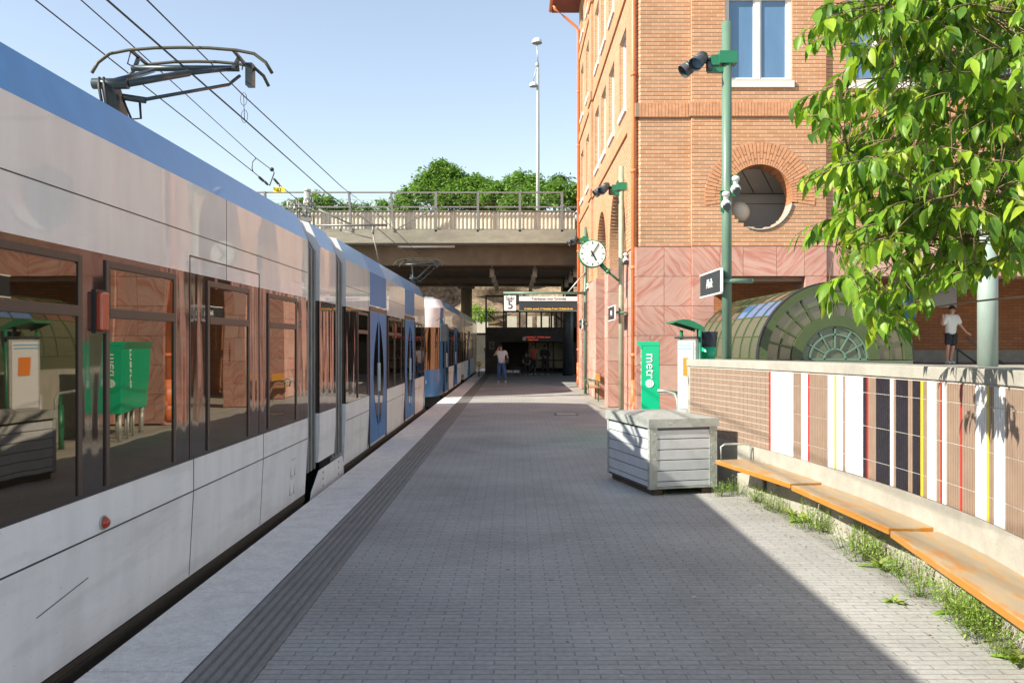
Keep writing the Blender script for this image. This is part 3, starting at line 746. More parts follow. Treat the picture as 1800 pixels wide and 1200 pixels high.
# stone base, front
hst = [('rect', 4.29, 6.26, -1, 3.14), ('rect', 7.0, 20, -1, ZS-.65)]
stone(bd, 'y', YF-.03, XW-.02, XJ-.003, 0.05, ZS-.008, rows=6, seed=3)
stone(bd, 'y', YF2-.03, XJ, XS, 0.05, ZS-.008, rows=6, seed=12, holes=hst)
stone(bd, 'y', YF-.03, XS, XR, ZS-.64, ZS-.008, rows=1, seed=5)
B = MB()
for (p, q, z0, z1) in ((XW+.05, 4.29, 0, ZS), (6.26, 7.0, 0, ZS), (4.29, 6.26, 3.14, ZS), (7.0, XR, ZS-.65, ZS)):
    B.box(p, q, YF+.03, YF+.62, z0, z1-.004)
B.build('base_wall', M_['joint'], bd)
# side piers
for k, (p, q) in enumerate(((YF, 20.3), (23.85, 24.7), (27.4, 30.1), (33.3, YE))):
    B = MB(); B.box(XW+.02, XW+.58, p+.05, q-.05, 0, ZS-.004); B.build('pier_core', M_['joint'], bd)
    stone(bd, 'x', XW-.05, p-.02, q, .02, ZS-.008, rows=6, seed=20+k)
    if k: stone(bd, 'y', p-.02, XW-.045, XW+.62, .02, ZS-.008, rows=6, seed=40+k, widths=(.4,.7))
# arch reveals
for (a_, c_, zs) in AR:
    r = (c_-a_)/2; m = (a_+c_)/2
    rv = r-.006; path = [(a_+.006, ZS-.02)]+[(m-rv*math.cos(PI*j/24), zs+rv*math.sin(PI*j/24)) for j in range(25)]+[(c_-.006, ZS-.02)]
    B = MB(); B.grid([[(x, p, q) for p, q in path] for x in (XW+.01, XW+.62)]); B.build('arch_reveal', M_['brick'], bd)
    B = MB()
    N = 40
    for k in range(N):
        a0 = PI*k/N+.006; a1 = PI*(k+1)/N-.006
        q = [(m+rr*math.cos(t_), zs+rr*math.sin(t_)) for rr, t_ in ((r,a0),(r+.38,a0),(r+.38,a1),(r,a1))]
        B.prism(q, 'x', XW-.012-rnd.uniform(0,.002), XW+.03)
    B.build('arch_trim', M_['soldier'], bd)
# inner arcade wall, ceiling and recess behind the front opening
B = MB(); B.box(6.0, 6.1, 22.6, YE, 0, 6.2); B.box(4.1, XR, 22.5, 22.6, 1.62, ZS+.2); B.build('rear_wall', M_['brick2'], bd)
B = MB(); B.box(4.1, XR, 22.44, 22.6, 1.2, 1.62); B.build('plinth', M_['concrete'], bd)
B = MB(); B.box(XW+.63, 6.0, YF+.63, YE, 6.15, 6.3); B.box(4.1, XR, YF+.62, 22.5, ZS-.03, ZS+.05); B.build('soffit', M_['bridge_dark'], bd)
B = MB(); B.box(XW+.3, XR, YF+.7, YE-.2, ZTOP-.3, ZTOP+.3); B.box(XR-.3, XR, YF+.4, YE, 0, ZTOP); B.box(XW+.4, XR, YE-.3, YE, 6.3, ZTOP); B.build('rear_shell', M_['brick2'], bd)
B = MB(); B.box(XW-1.1, XR+1, YF-1.1, YE+.6, ZTOP, ZTOP+.18); B.build('eaves', M_['soffit'], bd)
B = MB(); B.cyl((XW-1.15, YF-1.1, ZTOP+.1), (XW-1.15, YE+.6, ZTOP+.1), .09); B.build('gutter', M_['pipe'], bd)
def downpipe(x, y, ztop, eave=False):
    B = MB(); pts = [(x, y, .1), (x, y, ztop)]
    if eave: pts = [(x, y, .1), (x, y, ztop-1.0), (x-.06, y, ztop-.85), (x-.5, y, ztop-.45), (x-.95, y, ztop-.1), (x-1.0, y, ztop+.05)]
    B.tube(pts, .055, 12)
    B.cyl((x, y, .25), (x, y, 1.0), .068, n=12); B.cyl((x+.01, y, .12), (x+.01, y, .55), .09, .07, n=12)
    for z in (1.5, 3.4, 5.5, 7.6, 9.8, 12): B.cyl((x, y, z), (x, y, z+.08), .066, n=12); B.bar((x, y, z+.04), (x+.14, y+.05, z+.04), .02, .02)
    B.build('downpipe', M_['pipe'], bd)
downpipe(XW-.07, 18.56, 15.4); downpipe(XW-.06, 34.8, 15.5, True)
# posters and noticeboard in the recess
for (x0, x1, z0, z1, lb) in ((9.9, 10.5, 2.44, 4.1, 'tall narrow poster, pale above and blue below, on the rear brick wall'), (10.8, 11.6, 2.74, 4.1, 'white poster with lines of text on the rear brick wall')):
    t = thing('poster', lb, 'poster', ((x0+x1)/2, 22.4, z0))
    B = MB(); B.box(x0, x1, 22.40, 22.43, z0, z1); B.build('board', M_['bluep'] if x0 < 10 else M_['paper'], t)
    if x0 > 10:
        for i, s_ in enumerate(('Välkommen', 'till oss på', 'måndagar och', 'torsdagar')):
            text(s_, .11, TM(((x0+x1)/2, 22.395, z1-.35-i*.2)), M_['steel'], t)
    else:
        B = MB(); B.box(x0+.05, x1-.05, 22.39, 22.402, z0+.75, z1-.05); B.build('upper_print', M_['paper'], t)
# ================================================================= GLAZED VAULT
def speck(name, a, b_, rough, sc_=70, metal=0, ior=1.8):
    m = mat(name, a, rough, metal, var=.35, scale=sc_, c2=b_, ior=ior); return m
M_['vg1'] = speck('speckled_green_glass', (.035,.055,.03), (.12,.15,.09), .25, 60)
M_['vg2'] = gloss_mat('tinted_vault_glass', (.05,.05,.03), .08, 1.9, bump=.1)
M_['vg3'] = gloss_mat('sky_reflection_glass', (.06,.17,.36), .08, 1.9, bump=.05)  # blue panes: the sky's reflection painted into the base colour
M_['vg4'] = gloss_mat('brick_reflection_glass', (.13,.07,.045), .08, 1.9, bump=.05)  # brown panes: reflected brickwork painted into the base colour
M_['vg5'] = gloss_mat('dull_vault_glass', (.06,.055,.035), .1, 1.7, bump=.1)
vx, vz, vr, vy0, vy1 = 5.08, 1.54, 1.20, 13.5, 18.2
t = thing('glazed_vault', 'green framed glass barrel vault with a half-round spoked end window', 'glass vault', (vx, vy0, 1.3))
NA, NL = 10, 8
B = MB()
for i in range(NA):
    a0, a1 = PI-PI*i/NA, PI-PI*(i+1)/NA
    for j in range(NL):
        y0, y1 = vy0+.1+(vy1-vy0-.1)*j/NL, vy0+.1+(vy1-vy0-.1)*(j+1)/NL
        if i < 2 or i > 7: mi = 0
        elif i == 2: mi = [0, 2, 2, 2, 1, 3, 3, 1][j] if j else 2
        elif i == 3: mi = [3, 3, 1, 3, 1, 1, 3, 1][j]
        else: mi = [1, 4][(i*3+j*5) % 3 == 0]
        n0 = 3
        rows = [[(vx+(vr-.01)*math.cos(a0+(a1-a0)*(.03+.94*k/n0)), y, vz+(vr-.01)*math.sin(a0+(a1-a0)*(.03+.94*k/n0))) for k in range(n0+1)] for y in (y0+.012, y1-.012)]
        B.grid(rows, mi, True)
B.build('vault_glazing', [M_['vg1'], M_['vg2'], M_['vg3'], M_['vg4'], M_['vg5']], t)
B = MB()
def arcband(B, r0, r1, y0, y1, a0=0, a1=180, n=48, mi=0, c=(vx, vz)):
    A_ = [R(a0+(a1-a0)*k/n) for k in range(n+1)]
    B.grid([[(c[0]+r*math.cos(q), y, c[1]+r*math.sin(q)) for q in A_] for r, y in ((r0,y0),(r1,y0),(r1,y1),(r0,y1),(r0,y0))], mi)
for j in range(NL+1):
    y = vy0+.1+(vy1-vy0-.1)*j/NL; arcband(B, vr-.03, vr+.004, y-.012, y+.012)
for i in range(NA+1):
    a_ = PI*i/NA; B.bar((vx+(vr-.012)*math.cos(a_), vy0+.1, vz+(vr-.012)*math.sin(a_)), (vx+(vr-.012)*math.cos(a_), vy1, vz+(vr-.012)*math.sin(a_)), .022, .022)
B.build('vault_bars', M_['vgreen'], t)
B = MB(); arcband(B, 1.09, 1.215, vy0, vy0+.14)
for i in range(24): a_ = R(4+i*172/23); B.sph((vx+1.18*math.cos(a_), vy0-.002, vz+1.18*math.sin(a_)), .008, n=6, m=4)
B.build('end_frame', M_['vgreen'], t)
B = MB(); arcband(B, 1.216, 1.24, vy0+.0, vy0+.12); B.build('rubber_edge', M_['rubber'], t)
B = MB(); arcband(B, .53, .70, vy0+.005, vy0+.10); B.build('inner_frame', M_['vgreen'], t)
B = MB()
for k in range(1, 12): a_ = PI*k/12; B.bar((vx+.69*math.cos(a_), vy0+.03, vz+.69*math.sin(a_)), (vx+1.10*math.cos(a_), vy0+.03, vz+1.10*math.sin(a_)), .022, .03)
arcband(B, .885, .905, vy0+.02, vy0+.05); B.build('glazing_bars', M_['vgreen'], t)
B = MB(); arcband(B, .68, 1.10, vy0+.05, vy0+.06, n=64); B.build('outer_ring_glass', M_['vg2'], t)
B = MB()
for r in (.515, .40, .17): arcband(B, r-.014, r+.012, vy0-.01+.04, vy0+.06)
for k in range(0, 7):
    a_ = PI*k/6
    if k in (0, 6): continue
    B.bar((vx+.17*math.cos(a_), vy0+.04, vz+.17*math.sin(a_)), (vx+.52*math.cos(a_), vy0+.04, vz+.52*math.sin(a_)), .024, .02)
B.box(vx-.52, vx+.52, vy0+.03, vy0+.06, vz-.01, vz+.02); B.build('half_round_window', M_['green'], t)
B = MB(); arcband(B, .001, .52, vy0+.065, vy0+.07); B.build('speckled_glass', M_['vg1'], t)
B = MB(); B.box(vx-1.215, vx+1.215, vy0+.0, vy1, 1.28, vz-.012); B.build('vault_base', M_['vg1'], t)

# ================================================================= POLES, LAMPS, SIGNS
def pole(px, Y, ztop, r, m, label, z0=0):
    x = PX(px, Y); t = thing('steel_pole', label, 'pole', (x, Y, z0), 0, 'tall steel poles by the platform')
    B = MB(); B.cyl((0,0,0), (0,0,ztop-z0), r, n=20); B.cyl((0,0,ztop-z0), (0,0,ztop-z0+.02), r*.9, r*.4, n=20); B.build('shaft', m, t, local=True)
    B = MB(); B.cyl((0,0,0), (0,0,.02), r*2, n=16); B.build('base_flange', m, t, local=True); return x
poles = [(1277.5, 11.9, 6.27, .067), (1092, 19.6, 5.85, .06), (1029, 30.2, 5.9, .052)]
pl = ['thick green steel pole behind the left end of the tiled wall', 'pale green pole with the hanging clock, beside the brick corner', 'green pole carrying the track number and departure board']
pxs = [pole(*p, M_['green'] if i != 1 else M_['green2'], pl[i], z0=1.3 if i == 0 else 0) for i, p in enumerate(poles)]
t = thing('steel_column', 'thick pale green round column standing on the upper terrace near the boy', 'column', (PX(1736, 15.5), 15.5, 1.3))
B = MB(); B.cyl((0,0,0), (0,0,2.75), .17, n=28); B.build('shaft', M_['column'], t, local=True); B = MB(); B.cyl((0,0,0), (0,0,.03), .24, n=24); B.cyl((0,0,2.75),(0,0,2.8),.2,n=24); B.build('end_plate', M_['green'], t, local=True)

def spot_lamps(x, y, z, k, label, r):
    t = thing('floodlight', label, 'floodlight', (x, y, z), 0, 'twin dark floodlights on the poles')
    B = MB(); B.box(-r-.05, r+.06, -r-.02, r+.02, -.06, .11); B.box(-r-.16, -r-.05, -.06, .06, -.08, .06); B.box(-r-.2, -r+.05, -.04, .05, -.17, -.10); B.build('clamp', M_['dgreen'], t, local=True)
    for (dx, dy, dz_, ax) in ((-.36, -.02, .02, (-.55,-.55,-.62)), (-.44, .10, -.02, (-.8,-.1,-.6))):
        a_ = Vector(ax).normalized(); c = Vector((dx, dy, dz_)); B = MB()
        B.cyl(c-a_*.11, c-a_*.05, .045, .085, 18); B.cyl(c-a_*.05, c+a_*.08, .085, .088, 18); B.cyl(c+a_*.08, c+a_*.12, .094, .094, 18); B.cyl(c+a_*.12, c+a_*.2, .094, .098, 18, caps=False)
        B.sph(c-a_*.1, .045, n=12, m=6); h = B.build('lamp_head', M_['steel'], t, local=True, fix=False)
        B = MB(); B.cyl(c+a_*.121, c+a_*.124, .085, n=18); B.build('lens', M_['winglass'], h, local=True)
        B = MB(); B.cyl(c-a_*.06, (-r-.12, 0, -.02), .022); B.build('bracket', M_['steel'], t, local=True)
    B = MB(); B.cyl((-.25,-.02,-.03), (-.25,-.02,-.16), .045, n=12); B.build('ballast', M_['steel'], t, local=True)
def cctv(x, y, z, r, label, side=1):
    t = thing('security_camera', label, 'camera', (x, y, z), 0, 'white security cameras on the poles')
    B = MB(); B.box(side*r-.03, side*r+.09, -.05, -.035, -.17, .13); B.box(side*r-.03, side*r+.09, -.05, .05, .10, .115); B.build('bracket', M_['dgreen'], t, local=True)
    B = MB(); B.sph((side*r+.03, -.11, -.08), .07, n=18, m=12); B.cyl((side*r+.03,-.1,-.02), (side*r+.03,-.1,.10), .035, n=12); B.cyl((side*r+.03,-.11,.04), (side*r+.03,-.11,.09), .052, n=12); B.build('housing', M_['white'], t, local=True)
    B = MB(); B.cyl((side*r+.03,-.135,-.10), (side*r+.03,-.182,-.125), .058, .05, n=18); B.build('lens', M_['steel'], t, local=True)
p1 = (PX(1277.5, 11.9), 11.9); p2 = (PX(1092, 19.6), 19.6); p3 = (PX(1029, 30.2), 30.2)
spot_lamps(*p1, 5.74, 1, 'dark twin floodlight on a green clamp near the top of the thick green pole', .067)
spot_lamps(*p2, PZ(330, 19.6), 1, 'dark twin floodlight on the pole with the clock', .06)
spot_lamps(*p3, PZ(421, 30.2), 1, 'dark twin floodlight on the pole beside the bridge', .052)
cctv(*p1, PZ(325, 11.9), .067, 'white camera on the right of the thick green pole, in front of the round window')
cctv(*p1, PZ(352, 11.9), .067, 'small white camera on the left of the thick green pole', -1)
cctv(*p2, PZ(453, 19.6), .06, 'white camera on the clock pole, just right of the clock')
cctv(*p3, PZ(503, 30.2), .052, 'white camera on the pole above the departure board')
def name_sign(x, y, z, L, h, label, txt=True, s=1):
    t = thing('station_sign', label, 'sign', (x, y, z), 0, 'black station name signs on the poles')
    B = MB(); B.box(-.02, .0, 0, L, -h/2, h/2); B.build('panel', M_['black'], t, local=True)
    B = MB(); e = .022*s
    B.box(-.028, .006, -.01, L+.01, h/2, h/2+e); B.box(-.028, .006, -.01, L+.01, -h/2-e, -h/2); B.box(-.028, .006, -.025, -.0, -h/2, h/2); B.build('frame', M_['white'], t, local=True)
    B = MB(); B.cyl((.0, .05, 0), (.42*s, .05, 0), .032*s, n=14); B.sph((.42*s, .05, 0), .032*s, n=12, m=6); B.build('bracket', M_['green'], t, local=True)
    if txt:
        o = text('Alvik', h*.62, Matrix.Translation((-.024, L*.52, -.0)) @ Matrix.Rotation(R(-90), 4, 'Z') @ Matrix.Rotation(R(90), 4, 'X'), M_['text_white'], None)
        o.parent = t
name_sign(PX(1268, 11.8), 11.75, 2.66, 1.3, .31, 'black sign reading Alvik in white on the thick green pole')
name_sign(PX(1082, 19.5), 19.5, PZ(549, 19.5), 1.3, .30, 'black sign seen edge-on, on the clock pole')
name_sign(PX(1024, 30.1), 30.1, PZ(569, 30.1), 1.3, .30, 'small black sign seen edge-on, on the departure board pole')

# clock
cx_, cz_, cy_ = PX(1041, 19.4), PZ(446.5, 19.4), 19.4
t = thing('station_clock', 'round white station clock with black hands on an arm from the pole', 'clock', (cx_, cy_, cz_))
B = MB(); B.cyl((0, -.09, 0), (0, .09, 0), .315, n=48); B.build('case', M_['dgreen'], t, local=True, bevel=.01)
B = MB(); B.cyl((0, -.098, 0), (0, -.092, 0), .292, n=48); fc = B.build('dial', M_['clockface'], t, local=True)
B = MB()
for k in range(12):
    a_ = PI/6*k; big = k % 3 == 0; M = Matrix.Rotation(-a_, 4, 'Y')
    B.box(-.011 if big else -.008, .011 if big else .008, -.101, -.0985, .215 if big else .23, .27, 0, M)
B.build('hour_marks', M_['text_black'], fc, local=True)
for nm, a_, L_, w_, yy in (('hour_hand', 152, .17, .017, -.104), ('minute_hand', 32, .255, .011, -.108)):
    B = MB(); B.box(-w_, w_, yy-.002, yy, -.07, L_, 0, Matrix.Rotation(-R(a_), 4, 'Y') if False else Matrix.Rotation(R(a_), 4, 'Y')); B.build(nm, M_['text_black'], fc, local=True)
B = MB(); B.cyl((0,-.112,0), (0,-.1,0), .02, n=12); B.build('hub', M_['text_black'], fc, local=True)
B = MB(); B.cyl((.20, 0, -.24), (.36, 0, -.40), .05, n=14); B.cyl((.36,0,-.40), (.62, .12, -.60), .026, n=12); B.cyl((.33,0,-.37),(.38,0,-.42),.06,n=14); B.build('arm', M_['dgreen'], t, local=True)

# gantry arm with track number and departure board on pole 3
z_ = PZ(515, 30.2); xl = PX(885, 30.2); xr = p3[0]
t = thing('sign_arm', 'long horizontal green tube reaching from the pole over the platform', 'sign arm', (xr, 30.2, z_))
B = MB(); B.cyl((xr, 30.15, z_), (xl, 30.15, z_), .045, n=12); B.build('tube', M_['green'], t)
B = MB(); B.cyl((PX(997, 30.2), 30.15, z_), (xr, 30.15, PZ(478, 30.2)), .022); B.build('brace', M_['metal'], t)
B = MB()
for q in (932, 993, 895, 914, 917.5): B.cyl((PX(q, 30.2), 30.15, z_), (PX(q, 30.2), 30.15, PZ(522, 30.2)), .014)
B.build('hangers', M_['metal'], t)
t = thing('track_sign', 'white square sign reading Spår 5 hanging from the green tube', 'sign', (PX(897,30.1), 30.1, PZ(532,30.1)))
B = MB(); B.box(PX(886,30.1), PX(907,30.1), 30.08, 30.13, PZ(546,30.1), PZ(519.5,30.1)); B.build('panel', M_['white'], t)
text('Spår', .17, TM((PX(896.5,30.1), 30.075, PZ(524.5,30.1))), M_['text_black'], t)
text('5', .42, TM((PX(897,30.1), 30.075, PZ(536.5,30.1))), M_['text_black'], t, 'number')
t = thing('departure_board', 'wide departure board with white header and orange dotted text', 'display', (PX(963,30.1), 30.1, PZ(533,30.1)))
B = MB(); B.box(PX(912.5,30.1), PX(1014.5,30.1), 29.98, 30.2, PZ(529.5,30.1)+.005, PZ(521.5,30.1)); B.build('header', M_['white'], t)
text('Tvärbanan mot Gröndal', .125, TM((PX(964,30.1), 29.975, PZ(525.5,30.1))), M_['text_black'], t)
B = MB(); B.box(PX(912.5,30.1), PX(1014.5,30.1), 30.0, 30.2, PZ(545.5,30.1), PZ(529.5,30.1)); B.build('screen', M_['black'], t)
B = MB(); B.box(PX(912,30.1), PX(1015,30.1), 29.98, 30.2, PZ(547,30.1), PZ(545.5,30.1)-.004); B.build('frame', M_['green'], t)
text('12 Alvik strand 11 Nockeby 3 min 12 Sickla 8 min', .085, TM((PX(964,30.1), 29.995, PZ(543,30.1))), M_['led'], t, 'led_text', .001)

# ================================================================= GREEN NEWSPAPER BOX AND INFO BOARD
yb = 15.4; xb = PX(1127, yb); wb = PX(1159, yb)-xb; Lb = 1.9
t = thing('newspaper_box', 'long bright green newspaper box with metro in white down its front', 'newspaper box', (xb, yb, 0), -math.atan2(xb, yb))
B = MB(); B.box(0, wb, 0, Lb, .52, 1.79); B.build('body', M_['bgreen'], t, local=True, bevel=.012)
B = MB(); B.prism([(-.09, 1.83), (wb+.004, 1.83), (wb+.004, 1.755), (.02, 1.755), (.02, 1.69), (.0, 1.69)], 'y', -.006, Lb+.01); B.build('hood', M_['bgreen'], t, local=True, bevel=.006)
o = text('metr', .23, Matrix.Translation((wb/2, -.008, 1.39)) @ Matrix.Rotation(R(90), 4, 'X') @ Matrix.Rotation(R(-90), 4, 'Z'), M_['text_white'], None); o.parent = t
cg = (wb/2-.012, 1.075)
B = MB(); B.cyl((cg[0], -.010, cg[1]), (cg[0], -.002, cg[1]), .072, n=28); gl = B.build('globe_mark', M_['text_white'], t, local=True)
B = MB()
for dz_ in (-.035, 0, .035): hw = math.sqrt(.065**2-dz_*dz_); B.box(cg[0]-hw, cg[0]+hw, -.0115, -.010, cg[1]+dz_-.004, cg[1]+dz_+.004)
for dx in (-.03, .0, .03): hw = math.sqrt(.065**2-dx*dx); B.box(cg[0]+dx-.003, cg[0]+dx+.003, -.0119, -.0116, cg[1]-hw, cg[1]+hw)
B.build('globe_lines', M_['bgreen'], gl, local=True)
o = text('metro', .30, Matrix.Translation((-.004, .75, 1.32)) @ Matrix.Rotation(R(-90), 4, 'Z') @ Matrix.Rotation(R(90), 4, 'X') @ Matrix.Rotation(R(-90), 4, 'Z'), M_['text_white'], None); o.parent = t
for x in (.05, wb-.05):
    for y in (.1, .7, 1.25, Lb-.1): B = MB(); B.cyl((x, y, 0), (x, y, .53), .035, n=10); B.build('leg', M_['metal'], t, local=True)
# info board, angled
t = thing('info_board', 'upright notice board with timetable papers under a small green canopy', 'notice board', (PX(1209, 13), 13.0, 0), R(-66))

B = MB(); B.box(-.27, .20, 0, .05, .75, 1.86); B.build('board', M_['metal'], t, local=True)
B = MB(); B.box(-.23, .15, -.012, -.004, .8, 1.82); B.build('timetable', M_['paper'], t, local=True)
B = MB(); B.box(-.10, .04, -.018, -.0145, 1.3, 1.58); B.build('orange_leaflet', M_['orange'], t, local=True)
B = MB()
for z in (1.76, 1.71): B.box(-.25, .12, -.018, -.0145, z, z+.015)
B.build('blue_print', M_['bluep'], t, local=True)
B = MB(); B.box(-.31, .23, -.03, .06, 1.87, 1.90); B.build('lamp_rail', M_['black'], t, local=True)
B = MB()
for x in (-.28, .2): B.cyl((x, .08, 0), (x, .08, 2.0), .025)
B.build('posts', M_['dgreen'], t, local=True)
t = thing('canopy', 'small curved green canopy roof over the notice board', 'canopy', (PX(1205, 13.2), 13.2, 2.0))
B = MB(); pr = [(-.24+.46*k/12, .03+.13*math.sin(PI*min(1, .25+.75*k/12))) for k in range(13)]
B.prism(pr+[(p, q-.02) for p, q in reversed(pr)], 'y', -.35, .35); B.build('roof', M_['dgreen'], t, local=True)
B = MB(); B.prism(pr+[(.22, -.02)], 'y', .352, .37); B.prism(pr+[(.22, -.02)], 'y', -.37, -.352); B.build('end_panel', M_['dgreen'], t, local=True)
t = thing('green_post', 'slim round green post beside the canopy and notice board', 'post', (PX(1228.5, 13.2), 13.2, 0))
B = MB(); B.cyl((0,0,0), (0,0,2.09), .033, n=14); B.build('shaft', M_['green'], t, local=True); B = MB(); B.cyl((0,0,0),(0,0,.02),.07,n=12); B.build('base_plate', M_['green'], t, local=True)
t = thing('handrail', 'bent steel handrail standing between the green box and the wall end', 'handrail', (PX(1180, 14.2), 14.2, 0))
X_ = lambda q: PX(q, 14.2)
B = MB(); B.tube([(X_(1156), 14.2, 1.02), (X_(1170), 14.2, 1.0), (X_(1185), 14.15, .96), (X_(1189), 14.1, .86), (X_(1190), 14.1, 0)], .025, 10); B.build('rail', M_['metal'], t)
B = MB(); B.tube([(X_(1160), 14.5, 1.0), (X_(1200), 14.5, .95), (X_(1202), 14.5, .8), (X_(1202), 14.5, 0)], .03, 10); B.cyl((X_(1196), 14.4, 0), (X_(1196), 14.4, .75), .04); B.build('green_rail', M_['dgreen'], t)
B = MB(); B.cyl((X_(1213), 13.9, .0), (X_(1213), 13.9, .95), .07, n=16); B.build('grey_tube', M_['metal'], t)
# litter basket behind the post
t = thing('litter_bin', 'dark mesh litter bin with a green band behind the wall end', 'litter bin', (PX(1245, 13.4), 13.4, 1.3))
B = MB(); B.cyl((0,0,.25), (0,0,.68), .10, .15, 20); B.build('basket', M_['black'], t, local=True)
B = MB(); B.cyl((0,0,.22), (0,0,.44), .104, .126, 20); B.build('band', M_['bgreen'], t, local=True); B = MB(); B.cyl((0,0,0),(0,0,.25),.03); B.build('stand', M_['steel'], t, local=True)

# yellow bench in the arcade
t = thing('arcade_bench', 'small yellow wooden bench with green frame by the arcade pillar', 'bench', (2.7, 26.9, 0))
B = MB(); B.box(2.3, 2.62, 26.2, 27.6, .42, .46); B.build('seat', M_['wood'], t, bevel=.004)
B = MB(); B.box(2.60, 2.63, 26.2, 27.6, .62, .85); B.build('backrest', M_['wood'], t, bevel=.004)
for y in (26.35, 27.4):
    B = MB(); B.tube([(2.58, y, 0), (2.58, y, .62), (2.3, y, .66), (2.25, y, .6), (2.28, y, .42)], .018); B.build('leg', M_['dgreen'], t)
# ================================================================= ROAD BRIDGE
YB, YB2, ZB, ZC = 35.6, 56.0, 5.98, 5.15
XL_, XRb = -40.0, 2.55
t = thing('road_bridge', 'concrete road bridge with a pale corrugated parapet spanning the tracks', 'bridge', (-10, YB, 0))
zt = PZ(404, YB)
B = MB(); B.box(XL_, 20, YB+.0, YB2, ZB, zt-.004) if False else B.box(XL_, XRb, YB, YB+.5, ZB, zt); B.build('edge_beam', M_['bridge'], t)
B = MB(); B.box(XL_, 6, YB+.5, YB2, ZB+.02, zt-.05); B.build('deck', M_['bridge'], t)
B = MB(); B.box(-6.3, XRb+3, YB+1.0, YB+1.5, ZC, ZB+.02)
for y in (42.0, 47.6, 53.2): B.box(-6.3, XRb+3, y, y+.4, ZC+.22, ZB+.02)
B.box(-30, 8, YB+1.5, YB2, ZC+.35, ZC+.5)
B.prism([(-6.3, ZC), (-9.5, 2.2), (-12, 2.2), (-12, ZB+.01), (-6.3, ZB+.01)], 'y', YB+1.0, YB+2.4)
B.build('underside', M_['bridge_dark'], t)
B = MB(); B.cyl((PX(697, YB), YB+.45, PZ(431, YB)), (PX(798, YB), YB+.45, PZ(431, YB)), .05); B.build('tube_light', M_['white'], t)
# corrugated parapet
zb0, zb1 = PZ(403, YB), PZ(370, YB); B = MB(); pts_ = []
x = XL_*.55; k = 0
while x < XRb:
    d = [.0, .0, .05, .05][k % 4]; pts_.append((x, YB+.35+d)); x += [.055, .03, .055, .03][k % 4]; k += 1
B.grid([[(x, y, z) for x, y in pts_] for z in (zb0, zb1)]); B.build('corrugated_parapet', M_['corr'], t)
B = MB()
for py in (337.5, 363): B.box(XL_, PX(988, YB) if py < 350 else XRb, YB+.10, YB+.16, PZ(py, YB)-.03, PZ(py, YB)+.03)
B.box(XL_, XRb, YB+.08, YB+.20, zb0-.03, zb0+.03); B.box(XL_, XRb, YB+.33, YB+.42, zb1, zb1+.05)
B.build('handrails', M_['rail'], t)
for i, q in enumerate([988, 914, 840, 766, 692, 618, 544, 470, 396, 322]):
    B = MB(); xx = PX(q, YB); B.bar((xx, YB+.04, zb0-.1), (xx-(.12 if q < 700 else 0), YB+.04, PZ(337.5, YB)+.02), .16 if q < 700 else .10, .08); B.build('post', M_['rail'], t)
B = MB(); B.bar((PX(700,YB), YB+.02, PZ(401,YB)), (PX(765,YB), YB+.02, PZ(366,YB)), .10, .04); B.bar((PX(560,YB), YB+.02, PZ(366,YB)), (PX(618,YB), YB+.02, PZ(396,YB)), .06, .04); B.build('brace', M_['rail'], t)
# mesh wires between the rails
B = MB()
for z in [PZ(337.5,YB)+(PZ(363,YB)-PZ(337.5,YB))*k/4 for k in (1,2,3)]: B.box(XL_*.5, PX(988,YB), YB+.125, YB+.133, z-.003, z+.003)
B.build('mesh_wires', M_['rail'], t)
for (x0, n) in (((PX(865,40)), 4), ((PX(940,40)), 4), ((PX(1012,40)), 4)):
    for j in range(n):
        tt = thing('ceiling_downlight', 'pale cylindrical downlight in the %s row, number %d from the front, under the bridge' % ({PX(865,40):'left', PX(940,40):'middle', PX(1012,40):'right'}[x0], j+1), 'downlight', (x0, 40+3.6*j, ZC-.05), 0, 'cylindrical downlights under the bridge')
        B = MB(); B.cyl((0,0,-.22), (0,0,.20), .11, n=16); B.cyl((0,0,.2), (0,0,.45), .03); B.build('housing', M_['corr'], tt, local=True); B = MB(); B.cyl((0,0,-.228), (0,0,-.21), .09, n=16); B.build('reflector', M_['steel'], tt, local=True)

# pillars, hall and footbridge beyond
t = thing('bridge_pillar', 'thick concrete pillar under the far side of the bridge', 'pillar', (PX(820, 54), 54, 0))
B = MB(); B.cyl((0,0,-.4), (0,0,ZC+.35), .35, n=20); B.build('shaft', M_['bridge'], t, local=True); B = MB(); B.box(-.5,.5,-.5,.5,ZC+.1,ZC+.34); B.build('pillar_head', M_['bridge'], t, local=True)
YH = 50.0
t = thing('station_hall', 'dark station hall with glazed walkway above and glass doors below', 'station hall', (2, YH, 0))
def hx(q): return PX(q, YH)
def hz(q): return PZ(q, YH)
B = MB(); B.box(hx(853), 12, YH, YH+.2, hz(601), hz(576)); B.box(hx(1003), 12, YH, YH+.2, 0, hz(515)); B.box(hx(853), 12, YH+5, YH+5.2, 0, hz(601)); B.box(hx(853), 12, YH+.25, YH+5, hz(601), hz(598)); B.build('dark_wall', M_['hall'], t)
for q in (853, 884, 888, 912, 924, 950, 968, 976, 985, 992): B = MB(); B.box(hx(q), hx(q)+.10, YH-.06, YH+.06, hz(577), hz(545 if q > 886 else 520)); B.build('mullion', M_['black'], t)
for q0, q1, z0, z1 in ((853,1003,578,575),(886,1003,549,545),(853,888,522,519),(853,888,550,548)): B = MB(); B.box(hx(q0), hx(q1), YH-.07, YH+.07, hz(z0), hz(z1)); B.build('frame_rail', M_['black'], t)
B = MB(); B.bar((hx(975), YH+.4, hz(552)), (hx(1001), YH+.4, hz(574)), .12, .1); B.bar((hx(858), YH+.4, hz(552)), (hx(870), YH+.4, hz(562)), .1, .1); B.build('stair_stringer', M_['black'], t)
